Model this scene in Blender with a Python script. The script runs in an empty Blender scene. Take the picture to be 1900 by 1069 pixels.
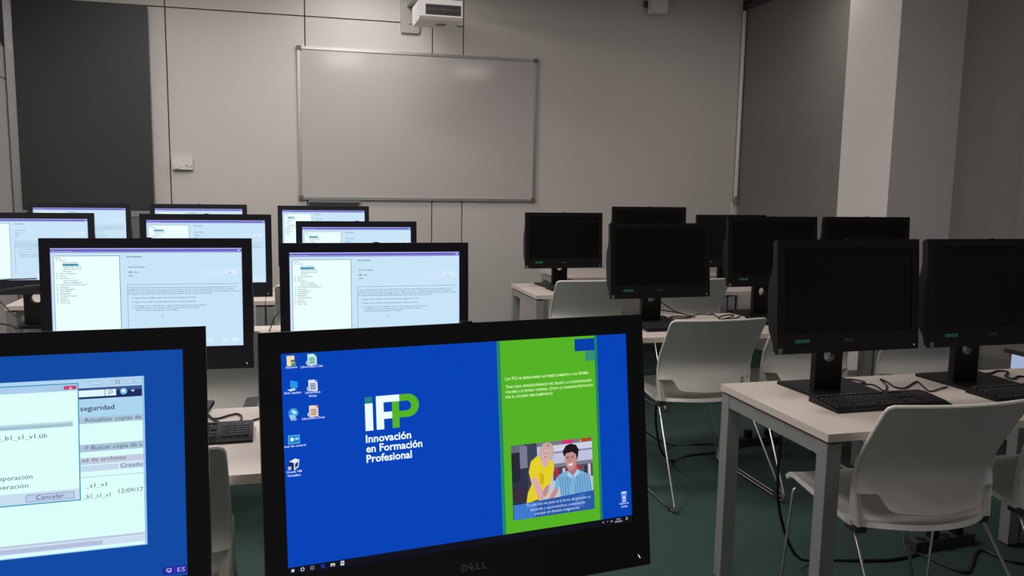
import bpy, bmesh, math, random
from mathutils import Matrix, Vector
random.seed(4)
S = bpy.context.scene
COL = S.collection
PI = math.pi
EYE = 1.463          # camera height above the floor (m)

# ------------------------------------------------------------------ camera
F_PX, PITCH, ROLL, YAW = 1536.9912834, 0.1268694, 0.0166559, 0.2638633
def cam_matrix():
    cy, sy, cp, sp = math.cos(YAW), math.sin(YAW), math.cos(PITCH), math.sin(PITCH)
    fwd = Vector((sy*cp, cy*cp, -sp)); right = Vector((cy, -sy, 0)); up = right.cross(fwd)
    r2 = right*math.cos(ROLL) + up*math.sin(ROLL)
    u2 = -right*math.sin(ROLL) + up*math.cos(ROLL)
    m = Matrix.Identity(4)
    for i in range(3):
        m[i][0] = r2[i]; m[i][1] = u2[i]; m[i][2] = -fwd[i]
    m[2][3] = EYE
    return m
cd = bpy.data.cameras.new('camera'); cam = bpy.data.objects.new('camera', cd); COL.objects.link(cam)
cd.sensor_width = 36; cd.lens = F_PX/1900*36; cd.clip_start = 0.02; cd.clip_end = 100
cam.matrix_world = cam_matrix(); S.camera = cam

# ------------------------------------------------------------------ world, exposure
w = bpy.data.worlds.new('world'); S.world = w; w.use_nodes = True
bg = w.node_tree.nodes['Background']; bg.inputs[0].default_value = (0.50, 0.62, 0.92, 1); bg.inputs[1].default_value = 0.75
S.view_settings.view_transform = 'Standard'; S.view_settings.look = 'None'
S.view_settings.exposure = 0; S.view_settings.gamma = 1; S.view_settings.use_curve_mapping = False

# ceiling luminaires: (x, y, watts)
LAMPS = [(-1.0, 5.2, 18), (-1.0, 4.0, 24), (-1.0, 2.4, 15), (-1.0, 0.8, 8), (0.6, 6.2, 13), (0.6, 4.0, 30), (0.79, 2.0, 10), (3.5, 5.2, 5), (2.7, 1.5, 7)]
LAMP_COL = (1.0, 0.93, 0.88)

# ------------------------------------------------------------------ materials
MATS = {}
def mat(name, col, rough=0.5, metal=0.0, noise=0.0, nscale=20, bump=0.0, emit=None, trans=0.0, spec=0.5):
    if name in MATS: return MATS[name]
    m = bpy.data.materials.new(name); m.use_nodes = True; nt = m.node_tree
    b = nt.nodes['Principled BSDF']
    b.inputs['Base Color'].default_value = (*col, 1); b.inputs['Roughness'].default_value = rough
    b.inputs['Metallic'].default_value = metal
    b.inputs['Specular IOR Level'].default_value = spec
    if trans: b.inputs['Transmission Weight'].default_value = trans
    if emit:
        b.inputs['Emission Color'].default_value = (*emit, 1); b.inputs['Emission Strength'].default_value = 1
    if noise or bump:
        tc = nt.nodes.new('ShaderNodeTexCoord'); n = nt.nodes.new('ShaderNodeTexNoise')
        n.inputs['Scale'].default_value = nscale; n.inputs['Detail'].default_value = 6
        nt.links.new(tc.outputs['Object'], n.inputs['Vector'])
        if noise:
            mx = nt.nodes.new('ShaderNodeMix'); mx.data_type = 'RGBA'
            mx.inputs[6].default_value = (*[c*(1-noise) for c in col], 1)
            mx.inputs[7].default_value = (*[min(1, c*(1+noise)) for c in col], 1)
            nt.links.new(n.outputs['Fac'], mx.inputs[0]); nt.links.new(mx.outputs[2], b.inputs['Base Color'])
        if bump:
            bp = nt.nodes.new('ShaderNodeBump'); bp.inputs['Strength'].default_value = bump; bp.inputs['Distance'].default_value = 0.002
            nt.links.new(n.outputs['Fac'], bp.inputs['Height']); nt.links.new(bp.outputs['Normal'], b.inputs['Normal'])
    MATS[name] = m
    return m
def lin(c):
    c = c/255
    return c/12.92 if c <= 0.04045 else ((c+0.055)/1.055)**2.4
def px(r, g, b):
    """emissive picture-element colour given as display values"""
    n = 'screen_%d_%d_%d' % (r, g, b)
    if n in MATS: return MATS[n]
    return mat(n, (0.004, 0.004, 0.004), 0.3, emit=(lin(r), lin(g), lin(b)), spec=0.12)

M_WALL = mat('wall_panel_laminate', (0.60, 0.575, 0.56), 0.45, noise=0.03, nscale=3)
M_PLASTER = mat('painted_plaster', (0.60, 0.575, 0.56), 0.8, noise=0.03, nscale=4)
M_PILLAR = mat('pillar_paint', (0.74, 0.71, 0.71), 0.8, noise=0.02, nscale=4)
M_JOINT = mat('panel_joint', (0.07, 0.055, 0.05), 0.8)
M_CEIL = mat('ceiling_paint', (0.5, 0.5, 0.5), 0.9)
M_FLOOR = mat('green_carpet', (0.027, 0.062, 0.053), 0.95, noise=0.35, nscale=160, bump=0.6)
M_DOOR = mat('dark_grey_laminate', (0.026, 0.032, 0.034), 0.5, noise=0.06, nscale=5)
M_ALU = mat('brushed_aluminium', (0.55, 0.56, 0.57), 0.38, 0.9)
M_ALUD = mat('dull_aluminium', (0.38, 0.38, 0.39), 0.45, 0.7)
M_CORNER = mat('grey_corner_plastic', (0.14, 0.13, 0.13), 0.5)
M_BOARD = mat('whiteboard_enamel', (0.53, 0.505, 0.50), 0.11, spec=0.5)
M_WPLAST = mat('white_plastic', (0.72, 0.70, 0.69), 0.4)
M_PROJ = mat('projector_white', (0.80, 0.78, 0.78), 0.35)
M_DGREY = mat('dark_grey_plastic', (0.05, 0.045, 0.045), 0.5)
M_BLACK = mat('black_plastic', (0.0052, 0.0052, 0.0058), 0.45, spec=0.3)
M_BLACKGLARE = mat('black_plastic_screen_glare', (0.0085, 0.0098, 0.0150), 0.42, spec=0.35)  # black bezels of lit monitors; bluish screen glare painted into the base colour
M_BLACKG = mat('black_gloss_plastic', (0.006, 0.006, 0.007), 0.3, spec=0.3)
M_KEY = mat('key_black', (0.018, 0.018, 0.02), 0.5)
M_CABLE = mat('cable_rubber', (0.012, 0.011, 0.011), 0.5)
M_BLIND = mat('blind_fabric', (0.20, 0.197, 0.185), 0.9, noise=0.06, nscale=60)
M_DESK = mat('white_melamine', (0.62, 0.55, 0.50), 0.45, noise=0.02, nscale=8)
M_DESKE = mat('desk_edge', (0.50, 0.46, 0.45), 0.5)
M_STEEL = mat('silver_paint_steel', (0.32, 0.33, 0.33), 0.4, 0.3)
M_CHAIR = mat('off_white_chair_plastic', (0.73, 0.715, 0.68), 0.38, noise=0.02, nscale=6)
M_CHROME = mat('chrome_tube', (0.6, 0.6, 0.6), 0.2, 1.0)
M_OFF = mat('dark_display_panel', (0.003, 0.003, 0.0032), 0.35, spec=0.25)
M_LOGO = mat('logo_silver', (0.16, 0.16, 0.16), 0.4, 0.5)
M_GREEN = mat('green_label', (0.02, 0.22, 0.13), 0.5)
M_GREENT = mat('green_label_print', (0.02, 0.12, 0.08), 0.5)
M_STICK = mat('grey_sticker', (0.22, 0.22, 0.22), 0.5)
M_STICKD = mat('grey_sticker_print', (0.09, 0.09, 0.09), 0.5)
M_GLASS = mat('glass', (1, 1, 1), 0.0, trans=1.0)
M_LAMP = mat('lamp_diffuser', (0.9, 0.9, 0.9), 0.5, emit=(3, 2.8, 2.65))
M_LED = mat('led_white', (0.5, 0.5, 0.5), 0.5, emit=(0.6, 0.62, 0.65))

# ------------------------------------------------------------------ mesh helpers
def box(bm, x0, x1, y0, y1, z0, z1, mi=0):
    vs = [bm.verts.new((x, y, z)) for x in (x0, x1) for y in (y0, y1) for z in (z0, z1)]
    for f in ((0,1,3,2),(4,6,7,5),(0,4,5,1),(2,3,7,6),(0,2,6,4),(1,5,7,3)):
        bm.faces.new([vs[i] for i in f]).material_index = mi
def prism(bm, pts, d0, d1, axis='x', mi=0):
    """extrude the polygon pts (2-D) along an axis from d0 to d1"""
    def P(a, b, d): return {'x': (d, a, b), 'y': (a, d, b), 'z': (a, b, d)}[axis]
    A = [bm.verts.new(P(a, b, d0)) for a, b in pts]; B = [bm.verts.new(P(a, b, d1)) for a, b in pts]
    n = len(pts)
    bm.faces.new(A).material_index = mi; bm.faces.new(B[::-1]).material_index = mi
    for i in range(n):
        bm.faces.new([A[i], B[i], B[(i+1) % n], A[(i+1) % n]]).material_index = mi
def smooth_path(pts, sub=4):
    P = [Vector(p) for p in pts]
    if len(P) < 3 or sub <= 1: return P
    out = []
    for i in range(len(P)-1):
        p0 = P[max(0, i-1)]; p1 = P[i]; p2 = P[i+1]; p3 = P[min(len(P)-1, i+2)]
        for k in range(sub):
            t = k/sub
            out.append(0.5*((2*p1) + (p2-p0)*t + (2*p0-5*p1+4*p2-p3)*t*t + (3*p1-p0-3*p2+p3)*t**3))
    out.append(P[-1])
    return out
def tube(bm, pts, r, n=8, sub=1, mi=0):
    P = smooth_path(pts, sub); rings = []; nrm = None
    for i, p in enumerate(P):
        t = (P[min(i+1, len(P)-1)] - P[max(i-1, 0)])
        if t.length < 1e-9: t = Vector((0, 0, 1))
        t.normalize()
        if nrm is None:
            nrm = t.orthogonal().normalized()
        else:
            nrm = nrm - t*nrm.dot(t)
            nrm = nrm.normalized() if nrm.length > 1e-6 else t.orthogonal().normalized()
        b = t.cross(nrm)
        rings.append([bm.verts.new(p + (nrm*math.cos(2*PI*k/n) + b*math.sin(2*PI*k/n))*r) for k in range(n)])
    for a, b in zip(rings, rings[1:]):
        for k in range(n):
            bm.faces.new([a[k], a[(k+1) % n], b[(k+1) % n], b[k]]).material_index = mi
    bm.faces.new(rings[0][::-1]).material_index = mi; bm.faces.new(rings[-1]).material_index = mi
def arc_corner(pts, r, n=4):
    """round the inner corners of a 3-D polyline"""
    P = [Vector(p) for p in pts]; out = [P[0]]
    for i in range(1, len(P)-1):
        a, b, c = P[i-1], P[i], P[i+1]
        u = (a-b).normalized(); v = (c-b).normalized()
        rr = min(r, (a-b).length*0.45, (c-b).length*0.45)
        s, e = b+u*rr, b+v*rr
        for k in range(n+1):
            t = k/n
            out.append((1-t)**2*s + 2*t*(1-t)*b + t*t*e)
    out.append(P[-1])
    return out
def mesh_of(bm, mats, smooth=False, bevel=0.0):
    if bevel:
        bmesh.ops.bevel(bm, geom=[e for e in bm.edges if e.is_manifold and e.calc_face_angle(0) > 0.6], offset=bevel, segments=2, profile=0.6, affect='EDGES')
    bmesh.ops.recalc_face_normals(bm, faces=bm.faces)
    me = bpy.data.meshes.new('mesh'); bm.to_mesh(me); bm.free()
    for m in (mats if isinstance(mats, (list, tuple)) else [mats]): me.materials.append(m)
    if smooth:
        me.shade_smooth()
        try: me.set_sharp_from_angle(angle=0.7)
        except Exception: pass
    return me
def link(name, me, parent=None, matrix=None):
    me.name = name
    o = bpy.data.objects.new(name, me); COL.objects.link(o)
    if parent: o.parent = parent
    if matrix is not None: o.matrix_local = matrix
    return o
def obj(name, bm, mats, parent=None, matrix=None, smooth=False, bevel=0.0):
    return link(name, mesh_of(bm, mats, smooth, bevel), parent, matrix)
def boxo(name, dims, m, parent=None, bevel=0.0):
    bm = bmesh.new(); box(bm, *dims); return obj(name, bm, m, parent, bevel=bevel)
def tag(o, label, cat, group=None):
    o['label'] = label; o['category'] = cat
    if group: o['group'] = group
    return o
def thing(name, label, cat, loc=(0, 0, 0), rz=0.0, group=None):
    o = bpy.data.objects.new(name, None); COL.objects.link(o)
    o.empty_display_size = 0.1; o.location = loc; o.rotation_euler = (0, 0, rz)
    return tag(o, label, cat, group)
def struct(o, label=None):
    o['kind'] = 'structure'
    if label: o['label'] = label
    return o

# ------------------------------------------------------------------ text as meshes
def text_mesh(s, bold=0.0, small_caps=False, shear=0.0, align='LEFT', spacing=1.0):
    cu = bpy.data.curves.new('text', 'FONT'); cu.body = s; cu.size = 1; cu.offset = bold
    cu.resolution_u = 2; cu.shear = shear; cu.align_x = align; cu.space_line = spacing
    if small_caps:
        cu.small_caps_scale = 0.78
        for f in cu.body_format: f.use_small_caps = True
    o = bpy.data.objects.new('text', cu); COL.objects.link(o)
    dg = bpy.context.evaluated_depsgraph_get()
    me = bpy.data.meshes.new_from_object(o.evaluated_get(dg))
    V = [tuple(v.co[:2]) for v in me.vertices]; Fc = [tuple(p.vertices) for p in me.polygons]
    bpy.data.objects.remove(o); bpy.data.curves.remove(cu); bpy.data.meshes.remove(me)
    return V, Fc
class Flat:
    """flat print in a vertical plane: u to the right, v down, facing -Y; layers stand 0.25 mm proud of each other"""
    def __init__(self, x0, z0, y0=0.0):
        self.x0, self.z0, self.y0 = x0, z0, y0; self.bm = bmesh.new(); self.mats = []
    def mi(self, m):
        if m not in self.mats: self.mats.append(m)
        return self.mats.index(m)
    def poly(self, pts, m, layer=1):
        vs = [self.bm.verts.new((self.x0+u, self.y0-0.00025*layer, self.z0-v)) for u, v in pts]
        self.bm.faces.new(vs).material_index = self.mi(m)
    def rect(self, u0, v0, u1, v1, m, layer=1):
        self.poly([(u0, v0), (u1, v0), (u1, v1), (u0, v1)], m, layer)
    def ell(self, u, v, a, b, m, layer=1, n=20, t0=0, t1=2*PI, rot=0):
        c, s = math.cos(rot), math.sin(rot)
        self.poly([(u+a*math.cos(t0+(t1-t0)*k/n)*c-b*math.sin(t0+(t1-t0)*k/n)*s,
                    v+a*math.cos(t0+(t1-t0)*k/n)*s+b*math.sin(t0+(t1-t0)*k/n)*c) for k in range(n)], m, layer)
    def frame(self, u0, v0, u1, v1, t, m, layer=1):
        self.rect(u0, v0, u1, v0+t, m, layer); self.rect(u0, v1-t, u1, v1, m, layer)
        self.rect(u0, v0+t, u0+t, v1-t, m, layer); self.rect(u1-t, v0+t, u1, v1-t, m, layer)
    def text(self, s, u, v, cap, m, layer=3, width=None, center=False, **k):
        """baseline at v, cap height cap; width fits the line between u and u+width"""
        V, Fc = text_mesh(s, **k)
        if not V: return
        sc = cap/0.69; xs = [a for a, b in V]; lo, hi = min(xs), max(xs)
        sx = width/(hi-lo) if width else sc
        off = -(lo+hi)/2 if center else -lo
        vs = [self.bm.verts.new((self.x0+u+(a+off)*sx, self.y0-0.00025*layer, self.z0-v+b*sc)) for a, b in V]
        i = self.mi(m)
        for f in Fc:
            try: self.bm.faces.new([vs[q] for q in f]).material_index = i
            except ValueError: pass
    def mesh(self):
        me = bpy.data.meshes.new('print'); self.bm.to_mesh(me); self.bm.free()
        for m in self.mats: me.materials.append(m)
        return me

# ================================================================== THE ROOM
XL, XR, YB, YF, ZC = -2.0, 4.10, -1.6, 7.05, 3.16
FZ = -0.025          # carpet level; the whole scene is lifted by 25 mm at the end so that the carpet lies at zero
struct(boxo('floor', (XL-0.4, XR+0.5, YB-0.2, YF+0.3, -0.125, FZ), M_FLOOR), 'dark green carpet floor')
struct(boxo('ceiling', (XL-0.4, XR+0.5, YB-0.2, YF+0.3, ZC, ZC+0.1), M_CEIL))
struct(boxo('wall_back', (XL-0.4, XR+0.5, YB-0.1, YB, FZ, ZC), M_PLASTER))

# front wall: backing plus panels with recessed dark joints
wf = bpy.data.objects.new('wall_front', None); COL.objects.link(wf); struct(wf, 'off-white panelled front wall with thin dark joints')
boxo('backing', (XL-0.4, XR+0.5, YF+0.012, YF+0.2, FZ, ZC), M_JOINT, wf)
JX = [-1.93, -0.893, 0.149, 1.182, 1.445]; ZJ = 2.755; g = 0.0045
for a, b in zip(JX, JX[1:]):
    a_ = a+g if a > -1.9 else a
    boxo('wall_panel', (a_, b-g, YF, YF+0.02, FZ, ZJ-g), M_WALL, wf)
    boxo('wall_panel', (a_, b-g, YF, YF+0.02, ZJ+g, ZC), M_WALL, wf)
boxo('wall_panel', (JX[-1]+g, XR+0.02, YF, YF+0.02, FZ, ZC), M_PLASTER, wf)
# left wall: panels with a joint, glass clerestory above
wl = bpy.data.objects.new('wall_left', None); COL.objects.link(wl); struct(wl, 'off-white panelled left wall under a glass band')
boxo('backing', (XL-0.2, XL-0.02, YB, YF, FZ, 2.40), M_JOINT, wl)
for k in range(8):
    y1 = YF-0.002-1.08*k; y0 = max(YB, y1-1.075)
    boxo('wall_panel', (XL-0.02, XL, y0, y1, FZ, 2.155), M_WALL, wl)
    boxo('wall_panel', (XL-0.02, XL, y0, y1, 2.163, 2.39), M_WALL, wl)
boxo('lintel', (XL-0.2, XL, YB, YF, 3.10, ZC), M_WALL, wl)
w2 = bpy.data.objects.new('window_2', None); COL.objects.link(w2); struct(w2, 'dark glass band above the left wall panels')
for k in range(4):
    boxo('pane', (XL-0.03, XL-0.02, YB+2.16*k, YB+2.16*(k+1)-0.02, 2.40, 3.10), mat('dark_glass', (0.03, 0.032, 0.034), 0.06, spec=0.9), w2)
boxo('window_frame', (XL-0.05, XL-0.005, YB, YF, 2.39, 2.415), M_ALUD, w2)
# aluminium post in the left corner
tr = struct(boxo('trim_1', (-1.988, -1.925, YF-0.06, YF+0.005, FZ, ZC), M_ALU, bevel=0.004), 'aluminium corner post left of the dark door')
# dark sliding door leaf standing proud of the front wall
d1 = bpy.data.objects.new('door_1', None); COL.objects.link(d1); struct(d1, 'tall dark grey sliding door panel')
boxo('door_leaf', (-1.925, -1.012, YF-0.085, YF-0.035, 1.20, 2.742), M_DOOR, d1, bevel=0.002)
boxo('door_rail', (-1.925, -1.012, YF-0.092, YF-0.035, 1.150, 1.197), M_ALUD, d1, bevel=0.002)
boxo('door_lower_panel', (-1.925, -1.012, YF-0.085, YF-0.035, FZ+0.01, 1.147), mat('grey_laminate', (0.16, 0.165, 0.17), 0.5), d1, bevel=0.002)
boxo('door_track', (-1.925, -1.03, YF-0.035, YF-0.0, 2.70, 2.735), M_ALUD, d1)

# right wall with window band, pillar and roller blinds
wr = bpy.data.objects.new('wall_right', None); COL.objects.link(wr); struct(wr, 'right wall with windows behind roller blinds')
boxo('parapet', (XR+0.05, XR+0.25, YB, YF+0.2, FZ, 0.30), M_PLASTER, wr)
boxo('lintel', (XR+0.05, XR+0.25, YB, YF+0.2, 3.02, ZC), M_PLASTER, wr)
boxo('pier', (XR+0.05, XR+0.25, 4.30, YF+0.2, 0.30, 3.02), M_PLASTER, wr)
boxo('pier', (XR+0.05, XR+0.25, YB, 0.6, 0.30, 3.02), M_PLASTER, wr)
w1 = bpy.data.objects.new('window_1', None); COL.objects.link(w1); struct(w1, 'daylit window showing below the raised blind')
boxo('pane', (XR+0.12, XR+0.128, 0.6, 4.30, 0.30, 3.02), M_GLASS, w1)
for yy in (0.6, 1.9, 3.2, 4.27):
    boxo('window_frame', (XR+0.10, XR+0.15, yy, yy+0.035, 0.30, 3.02), M_ALUD, w1)
boxo('window_sill', (XR+0.0, XR+0.14, 0.6, 4.30, 0.28, 0.305), M_DESK, w1)
pil = struct(boxo('wall_pillar', (3.60, XR+0.05, 4.40, 4.89, FZ, ZC), M_PILLAR), 'square white pillar against the right wall')

def blind(label, y0, y1, zb, ztop=3.085, dx=0.0):
    t = thing('roller_blind', label, 'blind', (XR-0.02+dx, (y0+y1)/2, 0))
    L = (y1-y0)/2
    bm = bmesh.new(); n = 24
    prev = None
    for k in range(n+1):
        y = -L+2*L*k/n; x = 0.0015*math.sin(k*0.9)
        a = [bm.verts.new((x, y, zb)), bm.verts.new((x, y, ztop)), bm.verts.new((x+0.0015, y, ztop)), bm.verts.new((x+0.0015, y, zb))]
        if prev:
            for i in range(4): bm.faces.new([prev[i], prev[(i+1) % 4], a[(i+1) % 4], a[i]])
        else: bm.faces.new(a)
        prev = a
    bm.faces.new(prev[::-1])
    obj('blind_fabric', bm, M_BLIND, t)
    bm = bmesh.new(); tube(bm, [(0.0, -L, ztop+0.01), (0.0, L, ztop+0.01)], 0.028, 16); obj('roller_tube', bm, M_DGREY, t, smooth=True)
    boxo('hem_bar', (-0.006, 0.008, -L, L, zb-0.02, zb+0.004), M_DGREY, t, bevel=0.002)
    for s in (-1, 1): boxo('bracket', (-0.035, 0.04, s*L-0.006+s*0.008, s*L+0.006+s*0.008, ztop-0.03, ztop+0.06), M_DGREY, t)
    return t
blind('grey roller blind between the front wall and the pillar', 4.90, 7.02, 0.62)
blind('grey roller blind right of the white pillar, reaching low', 3.845, 4.399, 0.10)
blind('grey roller blind at the right edge, hem raised above a bright window', 0.8, 3.852, 0.545, dx=-0.045)
t = thing('blind_rod', 'slim white vertical rod in the corner beside the first roller blind', 'blind rod', (4.055, 7.015, 1.32))
bm = bmesh.new(); tube(bm, [(0, 0, 0.03), (0, 0, 1.73)], 0.019, 12); obj('rod', bm, M_WPLAST, t, smooth=True)
boxo('end_clip', (-0.016, 0.016, -0.03, 0.02, -0.02, 0.05), M_ALUD, t, bevel=0.004)
struct(boxo('trim_2', (4.035, 4.10, 7.03, 7.05, FZ, 1.31), M_WPLAST), 'white corner trim below the blind rod')
struct(boxo('baseboard_front', (JX[0]+0.92, XR-0.07, YF-0.012, YF, FZ, 0.05), M_ALUD))

# ------------------------------------------------------------------ ceiling luminaires
for i, (x, y, p) in enumerate(LAMPS):
    lab = ['above the far left row', 'above the middle left row', 'above the second left row', 'behind the left near monitor', 'beside the front wall by the whiteboard', 'above the aisle, middle', 'above the aisle, near', 'beside the pillar, dim', 'above the right rear'][i]
    t = thing('ceiling_light', 'square recessed ceiling light ' + lab, 'ceiling light', (x, y, ZC-0.03), 0, 'ceiling lights')
    bm = bmesh.new()
    for a in ((-0.3, 0.3, -0.3, -0.27), (-0.3, 0.3, 0.27, 0.3), (-0.3, -0.27, -0.27, 0.27), (0.27, 0.3, -0.27, 0.27)): box(bm, *a, -0.01, 0.03)
    obj('frame', bm, M_WPLAST, t)
    boxo('diffuser', (-0.27, 0.27, -0.27, 0.27, 0.0, 0.01), M_LAMP, t)
    ld = bpy.data.lights.new('ceiling_lamp', 'AREA'); ld.energy = p; ld.size = 0.52; ld.color = LAMP_COL; ld.spread = math.radians(180)
    lo = bpy.data.objects.new('ceiling_lamp', ld); COL.objects.link(lo); lo.parent = t; lo.location = (0, 0, -0.02)

# ------------------------------------------------------------------ things on the front wall
t = thing('whiteboard', 'large blank whiteboard with a thin aluminium frame on the front wall', 'whiteboard', (1.088, YF, 1.296))
W2, H2 = 1.002, 1.222
boxo('board_surface', (-W2+0.012, W2-0.012, -0.018, -0.004, 0.012, H2-0.012), M_BOARD, t)
for nm, a in (('frame_rail', (-W2, W2, 0, 0.022)), ('frame_rail', (-W2, W2, H2-0.022, H2))):
    boxo(nm, (a[0], a[1], -0.026, -0.002, a[2], a[3]), M_ALU, t, bevel=0.003)
for s in (-1, 1):
    x0 = -W2 if s < 0 else W2-0.022
    boxo('frame_rail', (x0, x0+0.022, -0.026, -0.002, 0.022, H2-0.022), M_ALU, t, bevel=0.003)
for sx in (-1, 1):
    for z in (-0.004, H2-0.032):
        x0 = -W2-0.004 if sx < 0 else W2-0.032
        boxo('corner_cap', (x0, x0+0.036, -0.030, -0.001, z, z+0.036), M_CORNER, t, bevel=0.006)
bm = bmesh.new(); prism(bm, [(-0.002, -0.004), (-0.085, -0.012), (-0.090, -0.002), (-0.094, -0.002), (-0.094, -0.020), (-0.002, -0.044)], -0.93, -0.52, 'x')
obj('pen_tray', bm, mat('tray_grey', (0.22, 0.225, 0.235), 0.5, 0.3), t)

t = thing('thermostat', 'small white wall thermostat with a round dial left of the whiteboard', 'thermostat', (-0.80, YF, 1.567))
boxo('casing', (-0.076, 0.076, -0.038, 0, -0.047, 0.047), M_WPLAST, t, bevel=0.006)
bm = bmesh.new()
prism(bm, [(-0.038+0.028*math.cos(2*PI*k/24), -0.014+0.028*math.sin(2*PI*k/24)) for k in range(24)], -0.046, -0.037, 'y'); obj('dial', bm, M_WPLAST, t)
boxo('switch', (0.030, 0.038, -0.042, -0.036, -0.022, -0.008), M_STICK, t)
boxo('switch', (0.058, 0.066, -0.042, -0.036, -0.026, -0.016), M_STICK, t)
for k in range(6): boxo('vent_slot', (-0.055+0.02*k, -0.045+0.02*k, -0.036, -0.004, -0.050, -0.0465), M_DGREY, t)

t = thing('wall_speaker', 'small white speaker high on the wall right of the whiteboard', 'speaker', (3.17, YF, 3.02))
bm = bmesh.new(); prism(bm, [(-0.075, 0.10), (-0.075, -0.045), (-0.060, -0.062), (0.060, -0.062), (0.075, -0.045), (0.075, 0.10)], -0.13, -0.035, 'y')
obj('cabinet', bm, M_WPLAST, t, bevel=0.006)
boxo('bracket', (-0.10, -0.02, -0.04, 0, 0.0, 0.05), M_DGREY, t)

# projector on a wall arm
t = thing('projector', 'white projector on a wall arm above the whiteboard', 'projector', (0.972, 5.62, 2.498))
W, D = 0.140, 0.12
bm = bmesh.new(); prism(bm, [(-0.16, 0.125), (-0.16, 0.018), (-0.135, 0.0), (0.14, 0.0), (0.17, 0.04), (0.17, 0.125)], -W, W, 'x')
obj('casing', bm, M_PROJ, t, bevel=0.008)
boxo('vent_panel', (-W+0.038, W-0.012, -0.166, -0.155, 0.030, 0.092), M_DGREY, t, bevel=0.002)
fl = Flat(0.0, 0.062, -0.1662); fl.text('EPSON', 0, 0.0, 0.008, M_LOGO, 1, bold=0.02); link('brand_print', fl.mesh(), t)
for k in range(9): boxo('vent_slat', (-W+0.043, W-0.017, -0.168, -0.1655, 0.034+0.006*k, 0.0355+0.006*k), M_BLACK, t) if k not in (4, 5) else None
bm = bmesh.new(); prism(bm, [(0.03+0.035*math.cos(2*PI*k/20), 0.02+0.035*math.sin(2*PI*k/20)) for k in range(20)], -0.004, 0.002, 'z'); obj('foot', bm, M_STICK, t)
t = thing('projector_mount', 'grey wall plate and arm carrying the projector', 'projector mount', (1.005, YF, 2.715))
bm = bmesh.new(); prism(bm, [(-0.09, -0.02), (-0.085, -0.045), (0.055, -0.045), (0.065, -0.02), (0.065, 0.42), (-0.09, 0.42)], -0.03, 0, 'y')
obj('wall_plate', bm, mat('mount_grey', (0.42, 0.41, 0.40), 0.45), t, bevel=0.004)
bm = bmesh.new(); box(bm, -0.04, 0.03, -1.55, -0.02, 0.16, 0.22); obj('arm', bm, M_ALU, t, bevel=0.006)
boxo('cradle', (-0.13, 0.13, -1.56, -1.32, -0.055, -0.040), M_ALU, t, bevel=0.003)
boxo('stem', (-0.035, 0.025, -1.48, -1.40, -0.041, 0.165), M_ALU, t, bevel=0.003)
boxo('plate_slot', (-0.025, 0.012, -0.032, -0.029, 0.022, 0.028), M_DGREY, t)
bm = bmesh.new(); tube(bm, [(-0.13, -1.50, -0.04), (-0.16, -1.47, 0.04), (-0.11, -1.42, 0.14), (-0.05, -1.2, 0.19), (-0.05, -0.5, 0.21), (-0.06, -0.02, 0.25)], 0.008, 8, 4); obj('cable', bm, M_CABLE, t, smooth=True)

# ================================================================== TABLES
TZ = 0.73
def table(x0, x1, y0, y1, label, leg_l=True):
    t = thing('table', label, 'table', ((x0+x1)/2, (y0+y1)/2, 0), 0, 'white classroom tables')
    a, b = (x1-x0)/2, (y1-y0)/2
    boxo('tabletop', (-a, a, -b, b, TZ-0.025, TZ), M_DESK, t, bevel=0.0015)
    lw = 0.05
    for sx in (-1, 1):
        for sy in (-1, 1):
            cx, cy = sx*(a-lw/2-0.004), sy*(b-lw/2-0.006)
            bm = bmesh.new(); box(bm, cx-lw/2, cx+lw/2, cy-lw/2, cy+lw/2, FZ+0.012, TZ-0.034)
            obj('leg', bm, M_STEEL, t, bevel=0.003)
            boxo('foot', (cx-0.02, cx+0.02, cy-0.02, cy+0.02, FZ, FZ+0.013), M_DGREY, t)
        cx = sx*(a-0.02-0.004)
        boxo('side_rail', (cx-0.018, cx+0.018, -b+lw+0.006, b-lw-0.006, TZ-0.078, TZ-0.034), M_STEEL, t, bevel=0.002)
        boxo('spacer', (cx-0.012, cx+0.012, -0.05, 0.05, TZ-0.0345, TZ-0.0245), M_DGREY, t)
        for sy in (-1, 1):
            boxo('spacer', (sx*(a-0.045)-0.012, sx*(a-0.045)+0.012, sy*(b-0.045)-0.012, sy*(b-0.045)+0.012, TZ-0.0345, TZ-0.0245), M_DGREY, t)
    boxo('cross_rail', (-a+0.055, a-0.055, 0.05, 0.09, TZ-0.072, TZ-0.034), M_STEEL, t, bevel=0.002)
    return t
RA, RB, RC = (2.073, 2.715), (3.625, 4.268), (5.147, 5.789)
table(1.548, 2.948, *RA, 'white table at the right, nearest the camera, left unit')
table(2.952, 4.0, *RA, 'white table at the right edge, nearest row, against the window side')
table(1.552, 2.952, *RB, 'white table in the middle right row, left unit')
table(2.956, 3.58, *RB, 'short white table in the middle right row, in front of the pillar')
table(1.556, 2.956, *RC, 'white table in the far right row with its left end showing')
table(2.960, 4.0, *RC, 'white table in the far right row, beside the windows')
table(2.07, 3.47, 6.10, 6.73, 'white table close to the front wall behind the far right row')
table(-0.80, 0.60, 2.089, 2.730, 'white table just behind the two nearest monitors')
table(-2.0+0.02, -0.804, 2.089, 2.730, 'white table at the left, second row from the camera')
table(-0.80, 0.60, *RB, 'white table in the middle left row, aisle unit')
table(-1.98, -0.804, *RB, 'white table in the middle left row, wall unit')
table(-1.543, -0.147, *RC, 'white table in the far left row, wall unit')
table(-0.143, 0.93, *RC, 'white table in the far left row, aisle unit')
table(-0.86, 0.46, 0.62, 1.27, 'white table carrying the two nearest monitors')

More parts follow.
